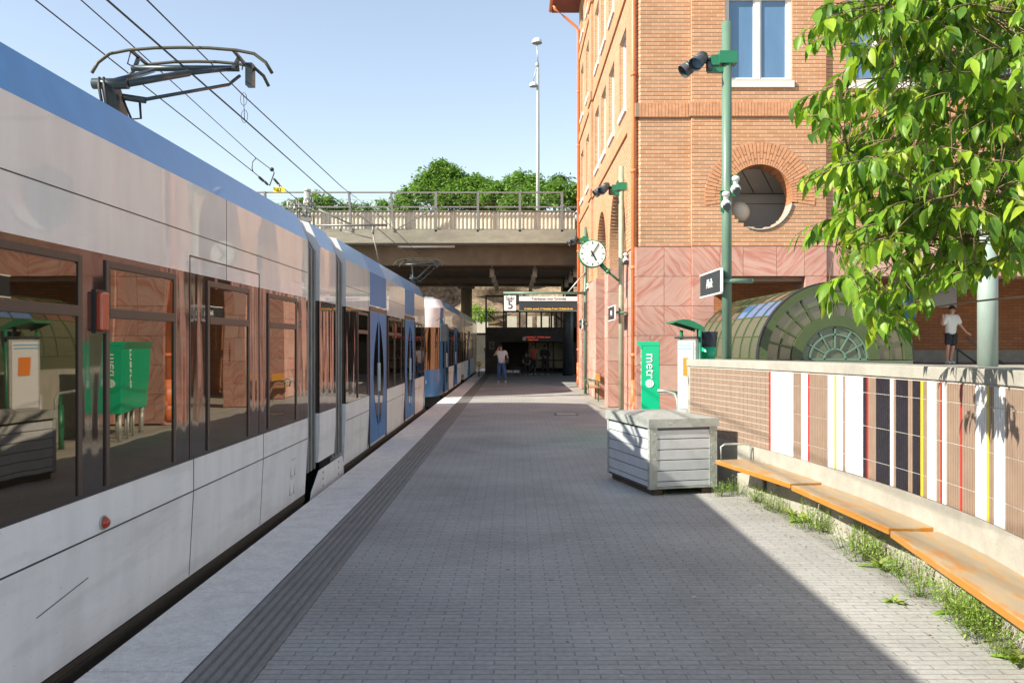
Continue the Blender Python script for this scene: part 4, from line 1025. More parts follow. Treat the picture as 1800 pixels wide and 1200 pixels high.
B = MB(); B.box(hx(930), hx(1001), YH+3.4, YH+3.45, 0.25, hz(602)); B.build('frosted_glass', M_['glow'], t)
B = MB()
for q in (928, 942, 966, 976, 999): B.box(hx(q), hx(q)+.09, YH+3.3, YH+3.39, 0, hz(601))
B.box(hx(928), hx(1001), YH+3.3, YH+3.39, hz(636), hz(634)); B.build('door_frame', M_['black'], t)
B = MB(); B.cyl((hx(994), 47.5, 0), (hx(994), 47.5, ZC+.3), .30, n=20); B.build('round_column', M_['steel'], t)
# lamp-lit departure strip
t = thing('hall_display', 'black display with red dotted text above the hall doors', 'display', (hx(958), YH-.1, hz(595)))
B = MB(); B.box(hx(918), hx(990), YH-.2, YH-.1, hz(600), hz(589)); B.build('screen', M_['black'], t)
text('11 Nockeby 3   12 Alviks strand', .115, TM((hx(944), YH-.205, hz(592.5))), M_['ledred'], t, 'led_text', .001)
text('Nästa 9 min', .115, TM((hx(937), YH-.205, hz(597))), M_['ledred'], t, 'led_text', .001)
B = MB(); B.cyl((hx(921.5), YH-.21, hz(595.5)), (hx(921.5), YH-.2, hz(595.5)), .11, n=20); B.build('number_disc', M_['white'], t)
t = thing('letter_sign', 'pale sign with a large black S on the dark wall behind the man', 'sign', (hx(864), YH, hz(608)))
B = MB(); B.box(hx(859.5), hx(869), YH-.05, YH, hz(614), hz(600)); B.build('panel', M_['bridge'], t); text('S', .44, TM((hx(864.3), YH-.055, hz(607))), M_['text_black'], t)
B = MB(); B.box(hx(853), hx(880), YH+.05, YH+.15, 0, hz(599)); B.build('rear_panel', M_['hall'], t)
B = MB()
for q0, q1, m_ in ((929,941,0),(951,960,0),(961,975,0),(979,985,0),(889,909,1)): B.box(hx(q0), hx(q1), YH+9, YH+9.1, hz(585), hz(547))
tag(B.build('pale_wall', M_['corr']), 'sunlit pale wall seen through the walkway windows', 'wall')
t = thing('triangle_sign', 'small white triangular track sign on the dark wall left of the man', 'sign', (PX(853.5, 52), 52, PZ(616,52)))
B = MB(); xx = PX(853.5, 52); zz = PZ(616, 52); B.prism([(xx-.14, zz+.13), (xx+.14, zz+.13), (xx, zz-.13)], 'y', 51.9, 51.93); B.build('plate', M_['white'], t)
B = MB(); B.prism([(xx-.06, zz+.08), (xx+.06, zz+.08), (xx, zz-.03)], 'y', 51.88, 51.895); B.build('mark', M_['bridge'], t); B = MB(); B.cyl((xx,51.96,-.4),(xx,51.96,zz+.1),.03); B.build('stand', M_['steel'], t)
t = thing('retaining_wall', 'dark retaining wall closing the tracks beyond the bridge', 'wall', (-6, 61, 0))
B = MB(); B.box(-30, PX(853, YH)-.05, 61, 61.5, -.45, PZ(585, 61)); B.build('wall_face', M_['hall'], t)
B = MB(); B.box(-30, -1.9, 60.9, 61.6, PZ(585,61), PZ(566,61)); B.build('coping', M_['corr'], t)
t = thing('far_railing', 'thin dark railing on the white wall beyond the bridge', 'railing', (-6, 60.8, 3))
for q in range(0, 14): B = MB(); xx = -1.95-q*.62; B.box(xx-.03, xx+.03, 60.8, 60.86, PZ(566,61), PZ(548,61)); B.build('post', M_['steel'], t)
B = MB(); B.box(-12, -1.9, 60.8, 60.86, PZ(549.5,61), PZ(548,61)); B.build('top_rail', M_['steel'], t)
t = thing('buffer_lamp', 'round yellow ring marker low down at the end of the far tram', 'marker', (PX(842,46), 46, PZ(640,46)))
B = MB(); c = Vector((PX(842,46), 46, PZ(640,46)))
B.grid([[c+Vector(((.10+.035*math.cos(2*PI*j/8))*math.cos(2*PI*i/20), .035*math.sin(2*PI*j/8), (.10+.035*math.cos(2*PI*j/8))*math.sin(2*PI*i/20))) for j in range(8)] for i in range(21)], 0, True, True)
B.build('ring', M_['yellow'], t); B = MB(); B.cyl((c.x, c.y+.04, 0), (c.x, c.y+.04, c.z+.05), .025); B.build('stand', M_['steel'], t)
# rocky hillside with trees
B = MB(); rows = []
for i in range(30):
    row = []
    for j in range(60):
        x = -40+j*1.6; zz = -.5+i*.42; y = 64+i*.10+2.2*noise.noise(Vector((x*.3, zz*.5, 1)))+.9*noise.noise(Vector((x*1.1, zz*1.4, 4)))
        row.append((x, y, zz))
    rows.append(row)
for i in range(6): rows.append([(p[0], p[1]+4+i*26, rows[29][j][2]+.3+.5*noise.noise(Vector((p[0]*.1, i*2, 0)))) for j, p in enumerate(rows[29])])
B.grid(rows, 0, True); tag(B.build('hillside', M_['rock']), kind='structure')

# street lamp on the bridge
YL = 50; t = thing('street_lamp', 'tall slim street lamp on the bridge with two white dome heads', 'street lamp', (PX(944, YL), YL, zt-.1))
xl_ = PX(945.5, YL); B = MB(); B.cyl((xl_, YL, zt-.1), (xl_, YL, PZ(112, YL)), .13, .075, n=14); B.cyl((xl_, YL, PZ(112,YL)), (PX(944,YL), YL, PZ(78,YL)), .04, .03); B.cyl((xl_-.05,YL,PZ(116,YL)),(PX(937,YL),YL,PZ(143,YL)),.03); B.cyl((xl_-.03,YL,PZ(118,YL)),(xl_-.03,YL,PZ(111,YL)),.1,n=10); B.build('mast', M_['green2'] if False else M_['metal'], t)
for (qx, qy, r) in ((944, 76, .30), (937.5, 152, .24)):
    B = MB(); B.sph((PX(qx,YL), YL, PZ(qy,YL)), r, sz=1.05, n=20, m=8, z0=0, z1=1); h = B.build('lamp_head', M_['white'], t, fix=False)
    B = MB(); B.cyl((PX(qx,YL),YL,PZ(qy,YL)-.02),(PX(qx,YL),YL,PZ(qy,YL)+.02), r*.95, n=20); B.build('lamp_glass', M_['roofgrey'], h)
# ================================================================= TRAMS
XC, HW = -3.765, 1.325
LV = [(.03,.035,0), (.68,0,0), (.925,0,.02), (1.6,0,.12), (2.33,0,.42), (2.62,0,.6), (3.01,0,.95), (3.31,.14,1.45), (3.40,.55,1.8), (3.42,1.0,2.0)]
NOSE = [(.0,0),(.5,.04),(.85,.16),(1.08,.38),(1.22,.7),(1.30,1.2),(1.325,1.9)]
def plan(yA, yB, nA=False, nB=False):
    """right side from front centre (or corner) to rear; returns list of (hw, y, front, dirn)"""
    P = []
    if nA: P += [(h, yA+d, max(0, 1-d/1.9), 1, 1) for h, d in NOSE]
    else: P += [(HW, yA, 0, 0, 0)]
    if nB: P += [(h, yB-d, max(0, 1-d/1.9), -1, 2) for h, d in reversed(NOSE)]
    else: P += [(HW, yB, 0, 0, 0)]
    return P
def pt3(p, lv, side):
    hw, y, fr, dr, _ = p; z, ins, rk = lv
    h = max(0, hw-ins*(hw/HW if hw < HW else 1)); 
    if fr > 0: h = max(0, hw*(1-ins/HW))
    return (XC+side*h, y+dr*rk*fr, z)
def strip(P, i0, i1, cond=None, sides=(1, -1)):
    B = MB(); any_ = False
    for side in sides:
        for a_, c_ in zip(P, P[1:]):
            f = max(a_[2], c_[2])
            if cond and not cond(f, a_, c_): continue
            for k in range(i0, i1):
                B.face([pt3(a_, LV[k], side), pt3(c_, LV[k], side), pt3(c_, LV[k+1], side), pt3(a_, LV[k+1], side)][::1 if side > 0 else -1]).smooth = f > .05; any_ = True
    return B if any_ else None
XS_ = XC+HW    # the platform side plane
def sbox(B, y0, y1, z0, z1, out=.004, inn=.01, mi=0, side=1):
    x0, x1 = sorted((XC+side*(HW+out), XC+side*(HW-inn))); B.box(x0, x1, y0, y1, z0, z1, mi)
def module(tr, yA, yB, nA=False, nB=False, zlow=None):
    old_ = LV[0]
    if zlow: LV[0] = (zlow, .02, 0)
    P = plan(yA, yB, nA, nB)
    nose = lambda f, a_, c_: f > .30
    body = lambda f, a_, c_: f <= .30
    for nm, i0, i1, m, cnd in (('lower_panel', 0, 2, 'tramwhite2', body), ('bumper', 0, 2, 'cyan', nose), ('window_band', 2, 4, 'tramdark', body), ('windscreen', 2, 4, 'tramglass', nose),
                               ('upper_panel', 4, 6, 'tramwhite', None), ('roof_cove', 6, 7, 'tramblue', None if not (nA or nB) else body), ('roof_nose', 6, 7, 'tramwhite', nose), ('roof_edge', 7, 9, 'roofgrey', None)):
        if cnd is nose and not (nA or nB): continue
        for sd_ in ([(1, -1)] if (cnd is nose or (cnd is None and (nA or nB))) else [(1,), (-1,)]):
            B = strip(P, i0, i1, cnd, sd_)
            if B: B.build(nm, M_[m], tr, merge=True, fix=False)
    # roof top + flat ends
    B = MB(); B.box(XC-.9, XC+.9, yA+(2.2 if nA else .02), yB-(2.2 if nB else .02), 3.30, 3.425); B.build('roof', M_['roofgrey'], tr)
    for flag, y, d in ((nA, yA, 1), (nB, yB, -1)):
        if flag: continue
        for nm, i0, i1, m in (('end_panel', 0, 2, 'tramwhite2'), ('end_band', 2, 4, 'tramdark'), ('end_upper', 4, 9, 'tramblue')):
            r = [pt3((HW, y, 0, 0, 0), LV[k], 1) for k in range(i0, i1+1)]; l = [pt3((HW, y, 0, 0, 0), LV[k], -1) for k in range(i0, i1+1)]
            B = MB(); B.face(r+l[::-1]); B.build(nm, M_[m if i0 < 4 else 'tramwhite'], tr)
    LV[0] = old_
    if zlow:
        B = MB(); B.box(XC-1.2, XC+1.2, yA+.02, yB-.02, zlow+.01, zlow+.1); B.build('floor_frame', M_['rubber'], tr); return
    # floor, sill and underframe
    B = MB(); B.box(XC-1.20, XC+1.20, yA+(.8 if nA else .05), yB-(.8 if nB else .05), -.36, .05); B.build('underframe', M_['rubber'], tr)
    B = MB()
    for s in (1, -1):
        for k in range(4): x0, x1 = sorted((XC+s*(HW-.03-.006*(k % 2)), XC+s*(HW-.07))); B.box(x0, x1, yA+(1.2 if nA else .02), yB-(1.2 if nB else .02), .026-.022*(k+1), .026-.022*k-.003)
        x0, x1 = sorted((XC+s*(HW-.05), XC+s*(HW-.12))); B.box(x0, x1, yA+(1.2 if nA else .02), yB-(1.2 if nB else .02), -.30, .02)
    B.build('sill', M_['sill'], tr)
def seams(tr, ys_low, ys_up, y0, y1):
    B = MB(); e = .006
    sbox(B, y0, y1, .676, .686, .0015, .01); sbox(B, y0, y1, 2.625, 2.633, .0015, .01); sbox(B, y0, y1, .921, .928, .002, .01)
    for y in ys_low: sbox(B, y-e, y+e, .686, .921, .0015)
    for y in ys_low: B.prism([(XS_+.0015, .676), (XS_-.02, .676), (XS_-.055, .04), (XS_-.0335, .04)], 'y', y-e, y+e)
    for y in ys_up: sbox(B, y-e*.7, y+e*.7, 2.33, 3.01, .0015)
    B.build('panel_seams', M_['black'], tr)
def twindow(tr, y0, y1, hopper=True, z0=.95, z1=2.25):
    B = MB(); fr = .045; zh = 1.98
    sbox(B, y0-fr, y0, z0, z1+fr, .012); sbox(B, y1, y1+fr, z0, z1+fr, .012); sbox(B, y0, y1, z1, z1+fr, .012)
    if hopper: sbox(B, y0, y1, zh-.03, zh+.03, .014)
    w_ = B.build('window', M_['wframe'], tr, bevel=.003)
    B = MB(); sbox(B, y0, y1, z0, zh-.03 if hopper else z1, .002); B.build('pane', M_['tramglass'], w_)
    if hopper: B = MB(); sbox(B, y0+.015, y1-.015, zh+.03, z1-.01, .006); B.build('hopper_pane', M_['tramglass'], w_)
def tdoor(tr, y0, y1):
    m = (y0+y1)/2
    B = MB(); fr = .05
    sbox(B, y0-fr, y0, .04, 2.40, .010); sbox(B, y1, y1+fr, .04, 2.40, .010); sbox(B, y0-fr, y1+fr, 2.34, 2.42, .012); B.build('door_frame', M_['wframe'], tr)
    for (a_, c_, s) in ((y0, m-.012, 1), (m+.012, y1, -1)):
        B = MB(); sbox(B, a_, c_, .10, 2.33, .006, .02); d = B.build('door', M_['doorblue'], tr, bevel=.004)
        L = c_-a_; e_in, e_out = (c_-.07, a_+.05) if s > 0 else (a_+.07, c_-.05)
        N = 24; pts = [(e_in, .34+1.85*k/N) for k in range(N+1)]+[(e_in+(e_out-e_in)*.62*math.sin(PI*k/N)**.8, 2.19-1.85*k/N) for k in range(1, N)]
        B = MB(); B.prism([(p, q) for p, q in pts], 'x', XS_+.004, XS_+.010); B.build('door_window', M_['tramglass'], d)
        B = MB(); B.box(XS_+.006, XS_+.03, e_in-.012+(.035 if s > 0 else -.035), e_in+.012+(.035 if s > 0 else -.035), .95, 1.45); B.build('door_handle', M_['white'], d)
def bellow(tr, y0, y1):
    B = MB(); n = 7; w_ = (y1-y0)/n
    for k in range(n):
        ins = .10 if k % 2 else .05
        hw = HW-ins; B.prism([(XC-hw, .24), (XC+hw, .24), (XC+hw, 2.95), (XC+hw-.2, 3.26), (XC-hw+.2, 3.26), (XC-hw, 2.95)], 'y', y0+k*w_+.002, y0+(k+1)*w_-.002)
    B.build('bellows', M_['bellows'], tr)
    B = MB(); B.box(XC-1.1, XC+1.1, y0, y1, -.3, .23); B.build('coupling', M_['rubber'], tr)
    B = MB()
    for s in (1,): 
        for yy in (y0+.06, y1-.06): B.tube([(XC+.95, yy, 3.2), (XC+.9, yy, 3.42), (XC+.5, (y0+y1)/2, 3.5), (XC+.2, yy, 3.4)], .03, 8)
    B.build('roof_hoses', M_['steel'], tr)
def lamp(tr, y, z0=1.87, z1=2.10):
    B = MB(); sbox(B, y-.05, y+.05, z0, z1, .045, .0); l = B.build('side_lamp', M_['red'], tr, bevel=.012)
    B = MB(); sbox(B, y-.058, y+.058, z0-.012, z1+.012, .014, .0); B.build('lamp_base', M_['black'], l)
T1 = thing('tram', 'white tram with blue roof edge standing at the platform, nearest the camera', 'tram', (XC, 9, -.3), 0, 'trams at the platform')
module(T1, -5.8, 10.06, nA=True); bellow(T1, 10.07, 10.66); module(T1, 10.67, 11.62, zlow=.31); bellow(T1, 11.63, 12.31); module(T1, 12.32, 24.8, nB=True)
seams(T1, [-1.0, 1.6, 3.0, 6.48, 8.28], [-1, 3.0, 7.22], -3.9, 10.04); seams(T1, [16.26, 18.55], [14.2], 12.34, 22.0)
for y0, y1 in ((1.6,2.75),(3.25,4.75),(5.12,6.08),(6.80,7.78),(8.46,9.48),(13.25,14.1),(16.45,17.2),(17.35,18.25)): twindow(T1, y0, y1)
twindow(T1, 20.9, 22.3, False); twindow(T1, -1.2, .6)
tdoor(T1, 14.36, 16.15); tdoor(T1, 18.95, 20.7)
for a_, c_ in ((14.36, 16.15), (18.95, 20.7)):
    B = MB(); B.box(XS_-.01, XS_+.003, a_, c_, 2.45, 3.0); B.prism([(XS_+.004, 3.002), (XS_-.136, 3.306), (XS_-.15, 3.30), (XS_-.01, 3.0)], 'y', a_, c_); B.build('blue_door_stripe', M_['doorblue'], T1)

B = MB(); fr = .012
for (a_, c_) in ((6.40, 8.15),):
    sbox(B, a_, c_, 2.45, 2.462, .003); sbox(B, a_, a_+.012, 2.33, 2.45, .003); sbox(B, c_-.012, c_, 2.33, 2.45, .003); sbox(B, c_-.012, c_, .93, 2.33, .004); sbox(B, a_, a_+.012, .93, 2.33, .004)
B.build('hatch_outline', M_['wframe'], T1)
lamp(T1, 5.0); lamp(T1, 17.28, 1.9, 2.2)
B = MB(); B.cyl((XS_-.01, 5.05, .74), (XS_+.012, 5.05, .74), .043, n=20); l = B.build('marker_light', M_['metal'], T1)
B = MB(); B.sph((XS_+.012, 5.05, .74), .036, sx=.9, n=16, m=10); B.build('lens', M_['red'], l)
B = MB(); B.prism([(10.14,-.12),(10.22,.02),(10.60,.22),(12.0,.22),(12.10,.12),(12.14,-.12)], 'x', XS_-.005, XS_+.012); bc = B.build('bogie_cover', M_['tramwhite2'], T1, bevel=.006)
B = MB()
for y, z in ((10.8,.17),(10.8,.09),(10.8,.0),(11.75,.17),(11.75,.09),(11.75,.0)): B.cyl((XS_+.01, y, z), (XS_+.016, y, z), .014, n=8)
B.build('bolts', M_['steel'], bc)
B = MB()  # access flap with screws, vents
for (a_, c_, z0, z1) in ((9.35, 9.52, .33, .52), (9.35, 9.52, .13, .31)):
    for q in ((a_, c_, z0, z0+.004), (a_, c_, z1-.004, z1), (a_, a_+.004, z0, z1), (c_-.004, c_, z0, z1)):
        zc = (q[2]+q[3])/2; off = (.68-zc)/.65*.035
        B.box(XS_-off-.004, XS_-off+.0015, *q)
B.build('access_flap', M_['steel'], T1)
# long scratch on the lower panel
B = MB(); B.bar((XS_-.0145, 4.38, .39), (XS_-.0105, 4.90, .455), .002, .005); B.build('scratch', M_['black'], T1)
# wheels
for y in (-3, -1.2, 10.6, 11.8, 19.5, 21.3):
    B = MB()
    for x in (-4.48, -3.05): B.cyl((x-.06, y, -.0), (x+.06, y, -.0), .29, n=24)
    B.cyl((-4.4, y, 0), (-3.1, y, 0), .07); B.build('wheelset', M_['steel'], T1)
T2 = thing('tram', 'second tram with blue bumper and large mirror, standing under the bridge', 'tram', (XC, 40, -.3), 0, 'trams at the platform')
module(T2, 27.9, 39.2, nA=True); bellow(T2, 39.21, 39.8); module(T2, 39.81, 40.9, zlow=.31); bellow(T2, 40.91, 41.5); module(T2, 41.51, 54.9)
seams(T2, [30, 34, 37], [32, 37], 29.2, 39.1); seams(T2, [45, 48], [46], 41.6, 54)
for y0, y1 in ((31.6,32.5),(32.8,33.7),(36.6,37.6),(37.9,38.9),(42.0,42.3),(42.5,43.6),(47.6,48.8),(49.2,50.4),(52.4,53.6)): twindow(T2, y0, y1)
tdoor(T2, 29.6, 31.3); tdoor(T2, 34.2, 36.0); tdoor(T2, 44.6, 46.4)
lamp(T2, 33.9)
B = MB()  # blue pillar stripe by the windscreen
pa, pb = [p for p in plan(27.9, 39, True) if abs(p[0]-1.22) < .01][0], [p for p in plan(27.9, 39, True) if abs(p[0]-1.30) < .01][0]
for k in range(2, 7):
    a_ = [Vector(pt3(p, LV[k], 1))+Vector((.006, -.006, 0)) for p in (pa, pb)]; c_ = [Vector(pt3(p, LV[k+1], 1))+Vector((.006, -.006, 0)) for p in (pa, pb)]
    if k < 6: B.face([a_[0], a_[1], c_[1], c_[0]])
B.build('pillar_stripe', M_['cyan'], T2)
B = MB(); B.tube([(XS_-.15, 28.2, 2.55), (XS_+.05, 27.8, 2.66), (XS_+.15, 27.6, 2.55), (XS_+.15, 27.6, 2.42)], .018); a_ = B.build('mirror_arm', M_['steel'], T2)
B = MB(); B.box(XS_+.03, XS_+.27, 27.55, 27.63, 1.85, 2.42); B.build('mirror', M_['black'], a_, bevel=.02)
B = MB()
for s in (-1, 1): B.cyl((XC+s*.8, 27.25, .55), (XC+s*.8, 27.5, .55), .12, n=20)
B.build('headlights', M_['white'], T2)
B = MB(); B.bar((XC+.2, 27.28, 1.05), (XC+.75, 27.5, 1.9), .02, .02); B.build('wiper', M_['black'], T2)

def pantograph(tr, yk, folded=True):
    """knee nearest the camera at yk, head further along"""
    P = 'panto'; p = B = MB()
    zk = 4.23; yh = yk+1.9; zh = 5.09
    B.cyl((XC-.19, yk, zk), (XC+.14, yk, zk), .05, n=14); B.cyl((XC-.05, yk, zk), (XC-.28, yk+1.55, zk+.62), .036, .026, 12); B.cyl((XC+.12, yk, zk), (XC+.34, yk+.95, zk+.40), .036, .036, 12); B.cyl((XC+.34, yk+.95, zk+.40), (XC+.52, yk+1.75, zk+.70), .025, .023, 12)
    B.cyl((XC-.05, yk, zk-.02), (XC-.20, yk+.5, zk+.16), .035, .03, 12); B.cyl((XC-.55, yk+1.6, zk+.66), (XC+.6, yk+1.8, zk+.72), .035, n=12)
    pa_ = B.build('pantograph', M_[P], tr)
    B = MB(); B.prism([(yk-.05, zk+.02), (yk+.12, zk-.02), (yk+.62, 3.50), (yk+.30, 3.44)], 'x', XC-.10, XC+.02); B.build('lower_arm', M_[P], pa_)
    B = MB(); B.cyl((XC+.05, yk+.08, zk-.10), (XC+.22, yk+.2, zk-.10), .032); B.cyl((XC+.2, yk+.18, zk-.10), (XC+.56, yk+1.55, zk+.46), .018); B.cyl((XC+.56, yk+1.55, zk+.46), (XC+.62, yk+1.75, zk+.62), .018); B.build('control_rod', M_[P], pa_)
    for (dy, hw, dzz) in ((.0, 1.02, 0), (.42, .86, -.02)):
        y = yh-.25+dy; B = MB(); pts = []
        for u, v in ((-1.0,-.24),(-.93,-.12),(-.80,-.02),(-.6,.02),(-.3,.045),(0,.05),(.3,.045),(.6,.02),(.80,-.02),(.93,-.12),(1.0,-.24)): pts.append((XC+u*hw, y, zh+v+dzz))
        B.tube(pts, .019, 8); B.build('collector_strip', M_['carbon'], pa_)
    B = MB()
    for s in (-1, 1):
        B.bar((XC+s*.58, yh-.25, zh+.02), (XC+s*.58, yh+.17, zh-.0), .03, .03); B.bar((XC+s*.58, yh-.05, zh+.0), (XC+s*.56, yk+1.7, zk+.68), .04, .03)
        B.tube([(XC+s*.58, yh-.25, zh), (XC+s*.66, yh-.15, zh-.10), (XC+s*.60, yh, zh-.12)], .008, 6)
        B.build('head_frame', M_[P], pa_); B = MB()
    B.box(XC+.62, XC+.70, yh+.05, yh+.18, zh-.28, zh-.02); B.build('damper_box', M_[P], pa_)
    B = MB(); B.tube([(XC-.12, yk-.02, zk+.05), (XC-.1, yk-.07, zk-.05), (XC-.08, yk-.03, zk-.25), (XC-.04, yk+.1, zk-.3)], .014, 8); B.tube([(XC-.08, yk-.02, zk+.05), (XC-.05, yk-.07, zk-.05), (XC-.03, yk-.03, zk-.28), (XC+.03, yk+.1, zk-.3)], .014, 8)
    B.tube([(XC+.04, yk+.1, zk-.1), (XC+.08, yk+.2, zk-.28), (XC+.15, yk+.25, zk-.26), (XC+.16, yk+.2, zk-.1)], .012, 8); B.build('cables', M_['rubber'], pa_)
    B = MB(); B.box(XC-.5, XC+.5, yk+.1, yk+1.4, 3.42, 3.50)
    for x in (-.45, .45):
        for y in (yk+.15, yk+1.3): B.cyl((XC+x, y, 3.40), (XC+x, y, 3.60), .05)
    B.build('base_frame', M_[P], pa_)
pantograph(T1, 8.0); pantograph(T2, 32.0)

# ================================================================= OVERHEAD LINE
def wirepts(x, pts, r, label, ext0=True):
    t = MB(); t.tube([(x_, y, z) for x_, y, z in pts], r, 6); o = t.build('overhead_wire', M_['wire']); return tag(o, label, 'wire', 'overhead wires above the tracks')
def PP(px, py, x): Y = x*1500/(px-905); return (x, Y, PZ(py, Y))
wirepts(0, [(XC, -12, 5.6), PP(258, 0, XC), PP(428, 168, XC), PP(600, 328, XC), (XC, 24, 5.35), (XC, 34, 5.3), (XC, 60, 5.1)], .009, 'upper wire of the pair over the near tram, topmost on the right side')
wirepts(0, [(XC, -12, 5.07), PP(188, 0, XC), PP(430, 211, XC), PP(573, 338, XC), (XC, 24, 4.95), (XC, 60, 4.75)], .011, 'contact wire touching the pantograph head, second wire from the right')
x2 = -5.6
wirepts(0, [(x2, -12, 6.5), PP(142, 0, x2), PP(210, 60, x2), PP(450, 278, x2), PP(478, 299, x2)], .009, 'third wire from the right, ending at the hook above the yellow plate')
wirepts(0, [(x2, -12, 6.1), PP(62, 0, x2), PP(138, 60, x2), PP(445, 302, x2), PP(474, 326, x2)], .009, 'leftmost overhead wire, ending in a turnbuckle left of the yellow plate')
t = thing('wire_dropper', 'thin looped dropper joining the two wires over the near tram', 'dropper', PP(429, 190, XC))
B = MB(); a_, c_ = Vector(PP(428, 168, XC)), Vector(PP(430, 211, XC)); B.cyl(a_, c_, .005, n=6)
for q in (a_.lerp(c_, .15), a_.lerp(c_, .85)): B.tube([q+Vector((.045*math.cos(2*PI*k/12), 0, .09*math.sin(2*PI*k/12))) for k in range(13)], .004, 5)
B.build('dropper', M_['wire'], t)
t = thing('wire_tensioner', 'turnbuckle and hook linking the two left wires beside the yellow plate', 'tensioner', PP(470, 310, x2))
B = MB(); B.tube([PP(450,278,x2), PP(444,285,x2), PP(443,296,x2), PP(445,302,x2)], .01); B.tube([PP(480,299,x2), PP(482,304,x2), PP(474,326,x2)], .014); B.cyl(PP(456,312,x2), PP(463,318,x2), .03); B.cyl(PP(466,320,x2), PP(470,324,x2), .028); B.sph(PP(478,298,x2), .05, n=8, m=6)
B.cyl(PP(482,315,x2), PP(489,323,x2), .028); B.cyl(PP(489,323,x2), PP(536,362,x2), .009); B.build('turnbuckle', M_['wire'], t)
YP = 26.0; xq = PX(540, YP)
t = thing('number_plate', 'small yellow plate reading 23 hanging on the left wire', 'plate', (PX(490,19.5), 19.5, PZ(333,19.5)))
Yp = 19.3; B = MB(); B.box(PX(480.5,Yp), PX(500.5,Yp), Yp, Yp+.02, PZ(338,Yp), PZ(328.5,Yp)); B.build('plate', M_['yellow'], t); text('23', .105, TM((PX(490.5,Yp), Yp-.004, PZ(333.5,Yp))), M_['text_black'], t)
B = MB(); B.cyl((PX(491,Yp), Yp+.01, PZ(329,Yp)), (PX(491,Yp), Yp+.01, PZ(323,Yp)), .012); B.build('hanger', M_['wire'], t)
t = thing('catenary_post', 'steel catenary post with pulley wheels and a cantilever arm beyond the near tram', 'post', (xq, YP, -.4))
B = MB(); B.cyl((xq, YP, -.4), (xq, YP, PZ(337, YP)), .10, n=16); B.cyl((xq, YP, PZ(337,YP)), (xq, YP, PZ(333,YP)), .11, n=16); B.build('mast', M_['metal'], t)
for (qx, qy) in ((514, 362), (543, 359)):
    c = Vector((PX(qx, YP), YP-.15, PZ(qy, YP))); B = MB()
    M0 = Matrix.Rotation(R(60), 3, 'Z')
    ring = [[c+M0 @ Vector((((.15)+.02*math.cos(2*PI*j/6))*math.cos(2*PI*i/24), .03*math.sin(2*PI*j/6), ((.15)+.02*math.cos(2*PI*j/6))*math.sin(2*PI*i/24))) for j in range(6)] for i in range(25)]
    B.grid(ring, 0, True, True)
    for k in range(4): d = M0 @ Vector((.15*math.cos(PI*k/4), 0, .15*math.sin(PI*k/4))); B.cyl(c-d, c+d, .01, n=5)
    B.build('pulley_wheel', M_['metal'], t)
B = MB(); B.box(PX(520,YP), PX(556,YP), YP-.14, YP-.08, PZ(362,YP), PZ(358,YP)); B.box(PX(524,YP), PX(550,YP), YP-.16, YP-.10, PZ(390,YP), PZ(384,YP))
for q in (523, 527, 548, 552): B.cyl((PX(q,YP), YP-.12, PZ(348,YP)), (PX(q+rnd.uniform(-3,3),YP), YP-.12, PZ(400,YP)), .022)
for q in range(4): B.sph((PX(528+q*6,YP), YP-.15, PZ(372+(q*7)%13,YP)), .05, n=8, m=6)
B.box(PX(533,YP), PX(540,YP), YP-.13, YP-.1, PZ(381,YP), PZ(366,YP)); B.build('tension_gear', M_['rail'], t)
B = MB(); tg_ = 0; B.cyl((PX(553,YP), YP-.1, PZ(397,YP)), (PX(682,YP), YP-.1, PZ(396.5,YP)), .035); B.cyl((PX(549,YP), YP-.1, PZ(364,YP)), (PX(618,YP), YP-.1, PZ(395,YP)), .022); B.cyl((PX(600,YP), YP-.1, PZ(397,YP)), (PX(600,YP), YP-.1, PZ(407,YP)), .03)
B.cyl((PX(657,YP), YP-.1, PZ(397,YP)), (PX(657,YP), YP-.1, PZ(412,YP)), .035); B.cyl((PX(655,YP), YP-.1, PZ(405,YP)), (PX(668,YP), YP-.1, PZ(465,YP)), .02); B.cyl((PX(600,YP), YP-.1, PZ(406,YP)), (PX(655,YP), YP-.1, PZ(420,YP)), .014); B.build('cantilever_arm', M_['rail'], t)

# ================================================================= PEOPLE
def skin(name, V, E, m, parent, sub=2, puff=0):
    ks = list(V); me = bpy.data.meshes.new(name)
    me.from_pydata([V[k][0] for k in ks], [(ks.index(a_), ks.index(c_)) for a_, c_ in E], [])
    o = bpy.data.objects.new(name, me); col.objects.link(o)
    md = o.modifiers.new('Skin', 'SKIN'); md.use_smooth_shade = True
    if not me.skin_vertices: 
        bpy.context.view_layer.objects.active = o
    for i, k in enumerate(ks):
        r = V[k][1]; r = r if isinstance(r, tuple) else (r, r); sv = me.skin_vertices[0].data[i]; sv.radius = r; sv.use_root = (i == 0)
    s = o.modifiers.new('Subdiv', 'SUBSURF'); s.levels = sub; s.render_levels = sub
    bpy.context.view_layer.update()
    me2 = bpy.data.meshes.new_from_object(o.evaluated_get(bpy.context.evaluated_depsgraph_get()))
    bpy.data.objects.remove(o); 
    for p in me2.polygons: p.use_smooth = True
    me2.materials.clear()
    if puff:
        nn = [v.normal.copy() for v in me2.vertices]
        for v, q in zip(me2.vertices, nn): v.co += q*puff*(1+.5*noise.noise(v.co*14))
    return link(me2, name, m, parent, local=True)
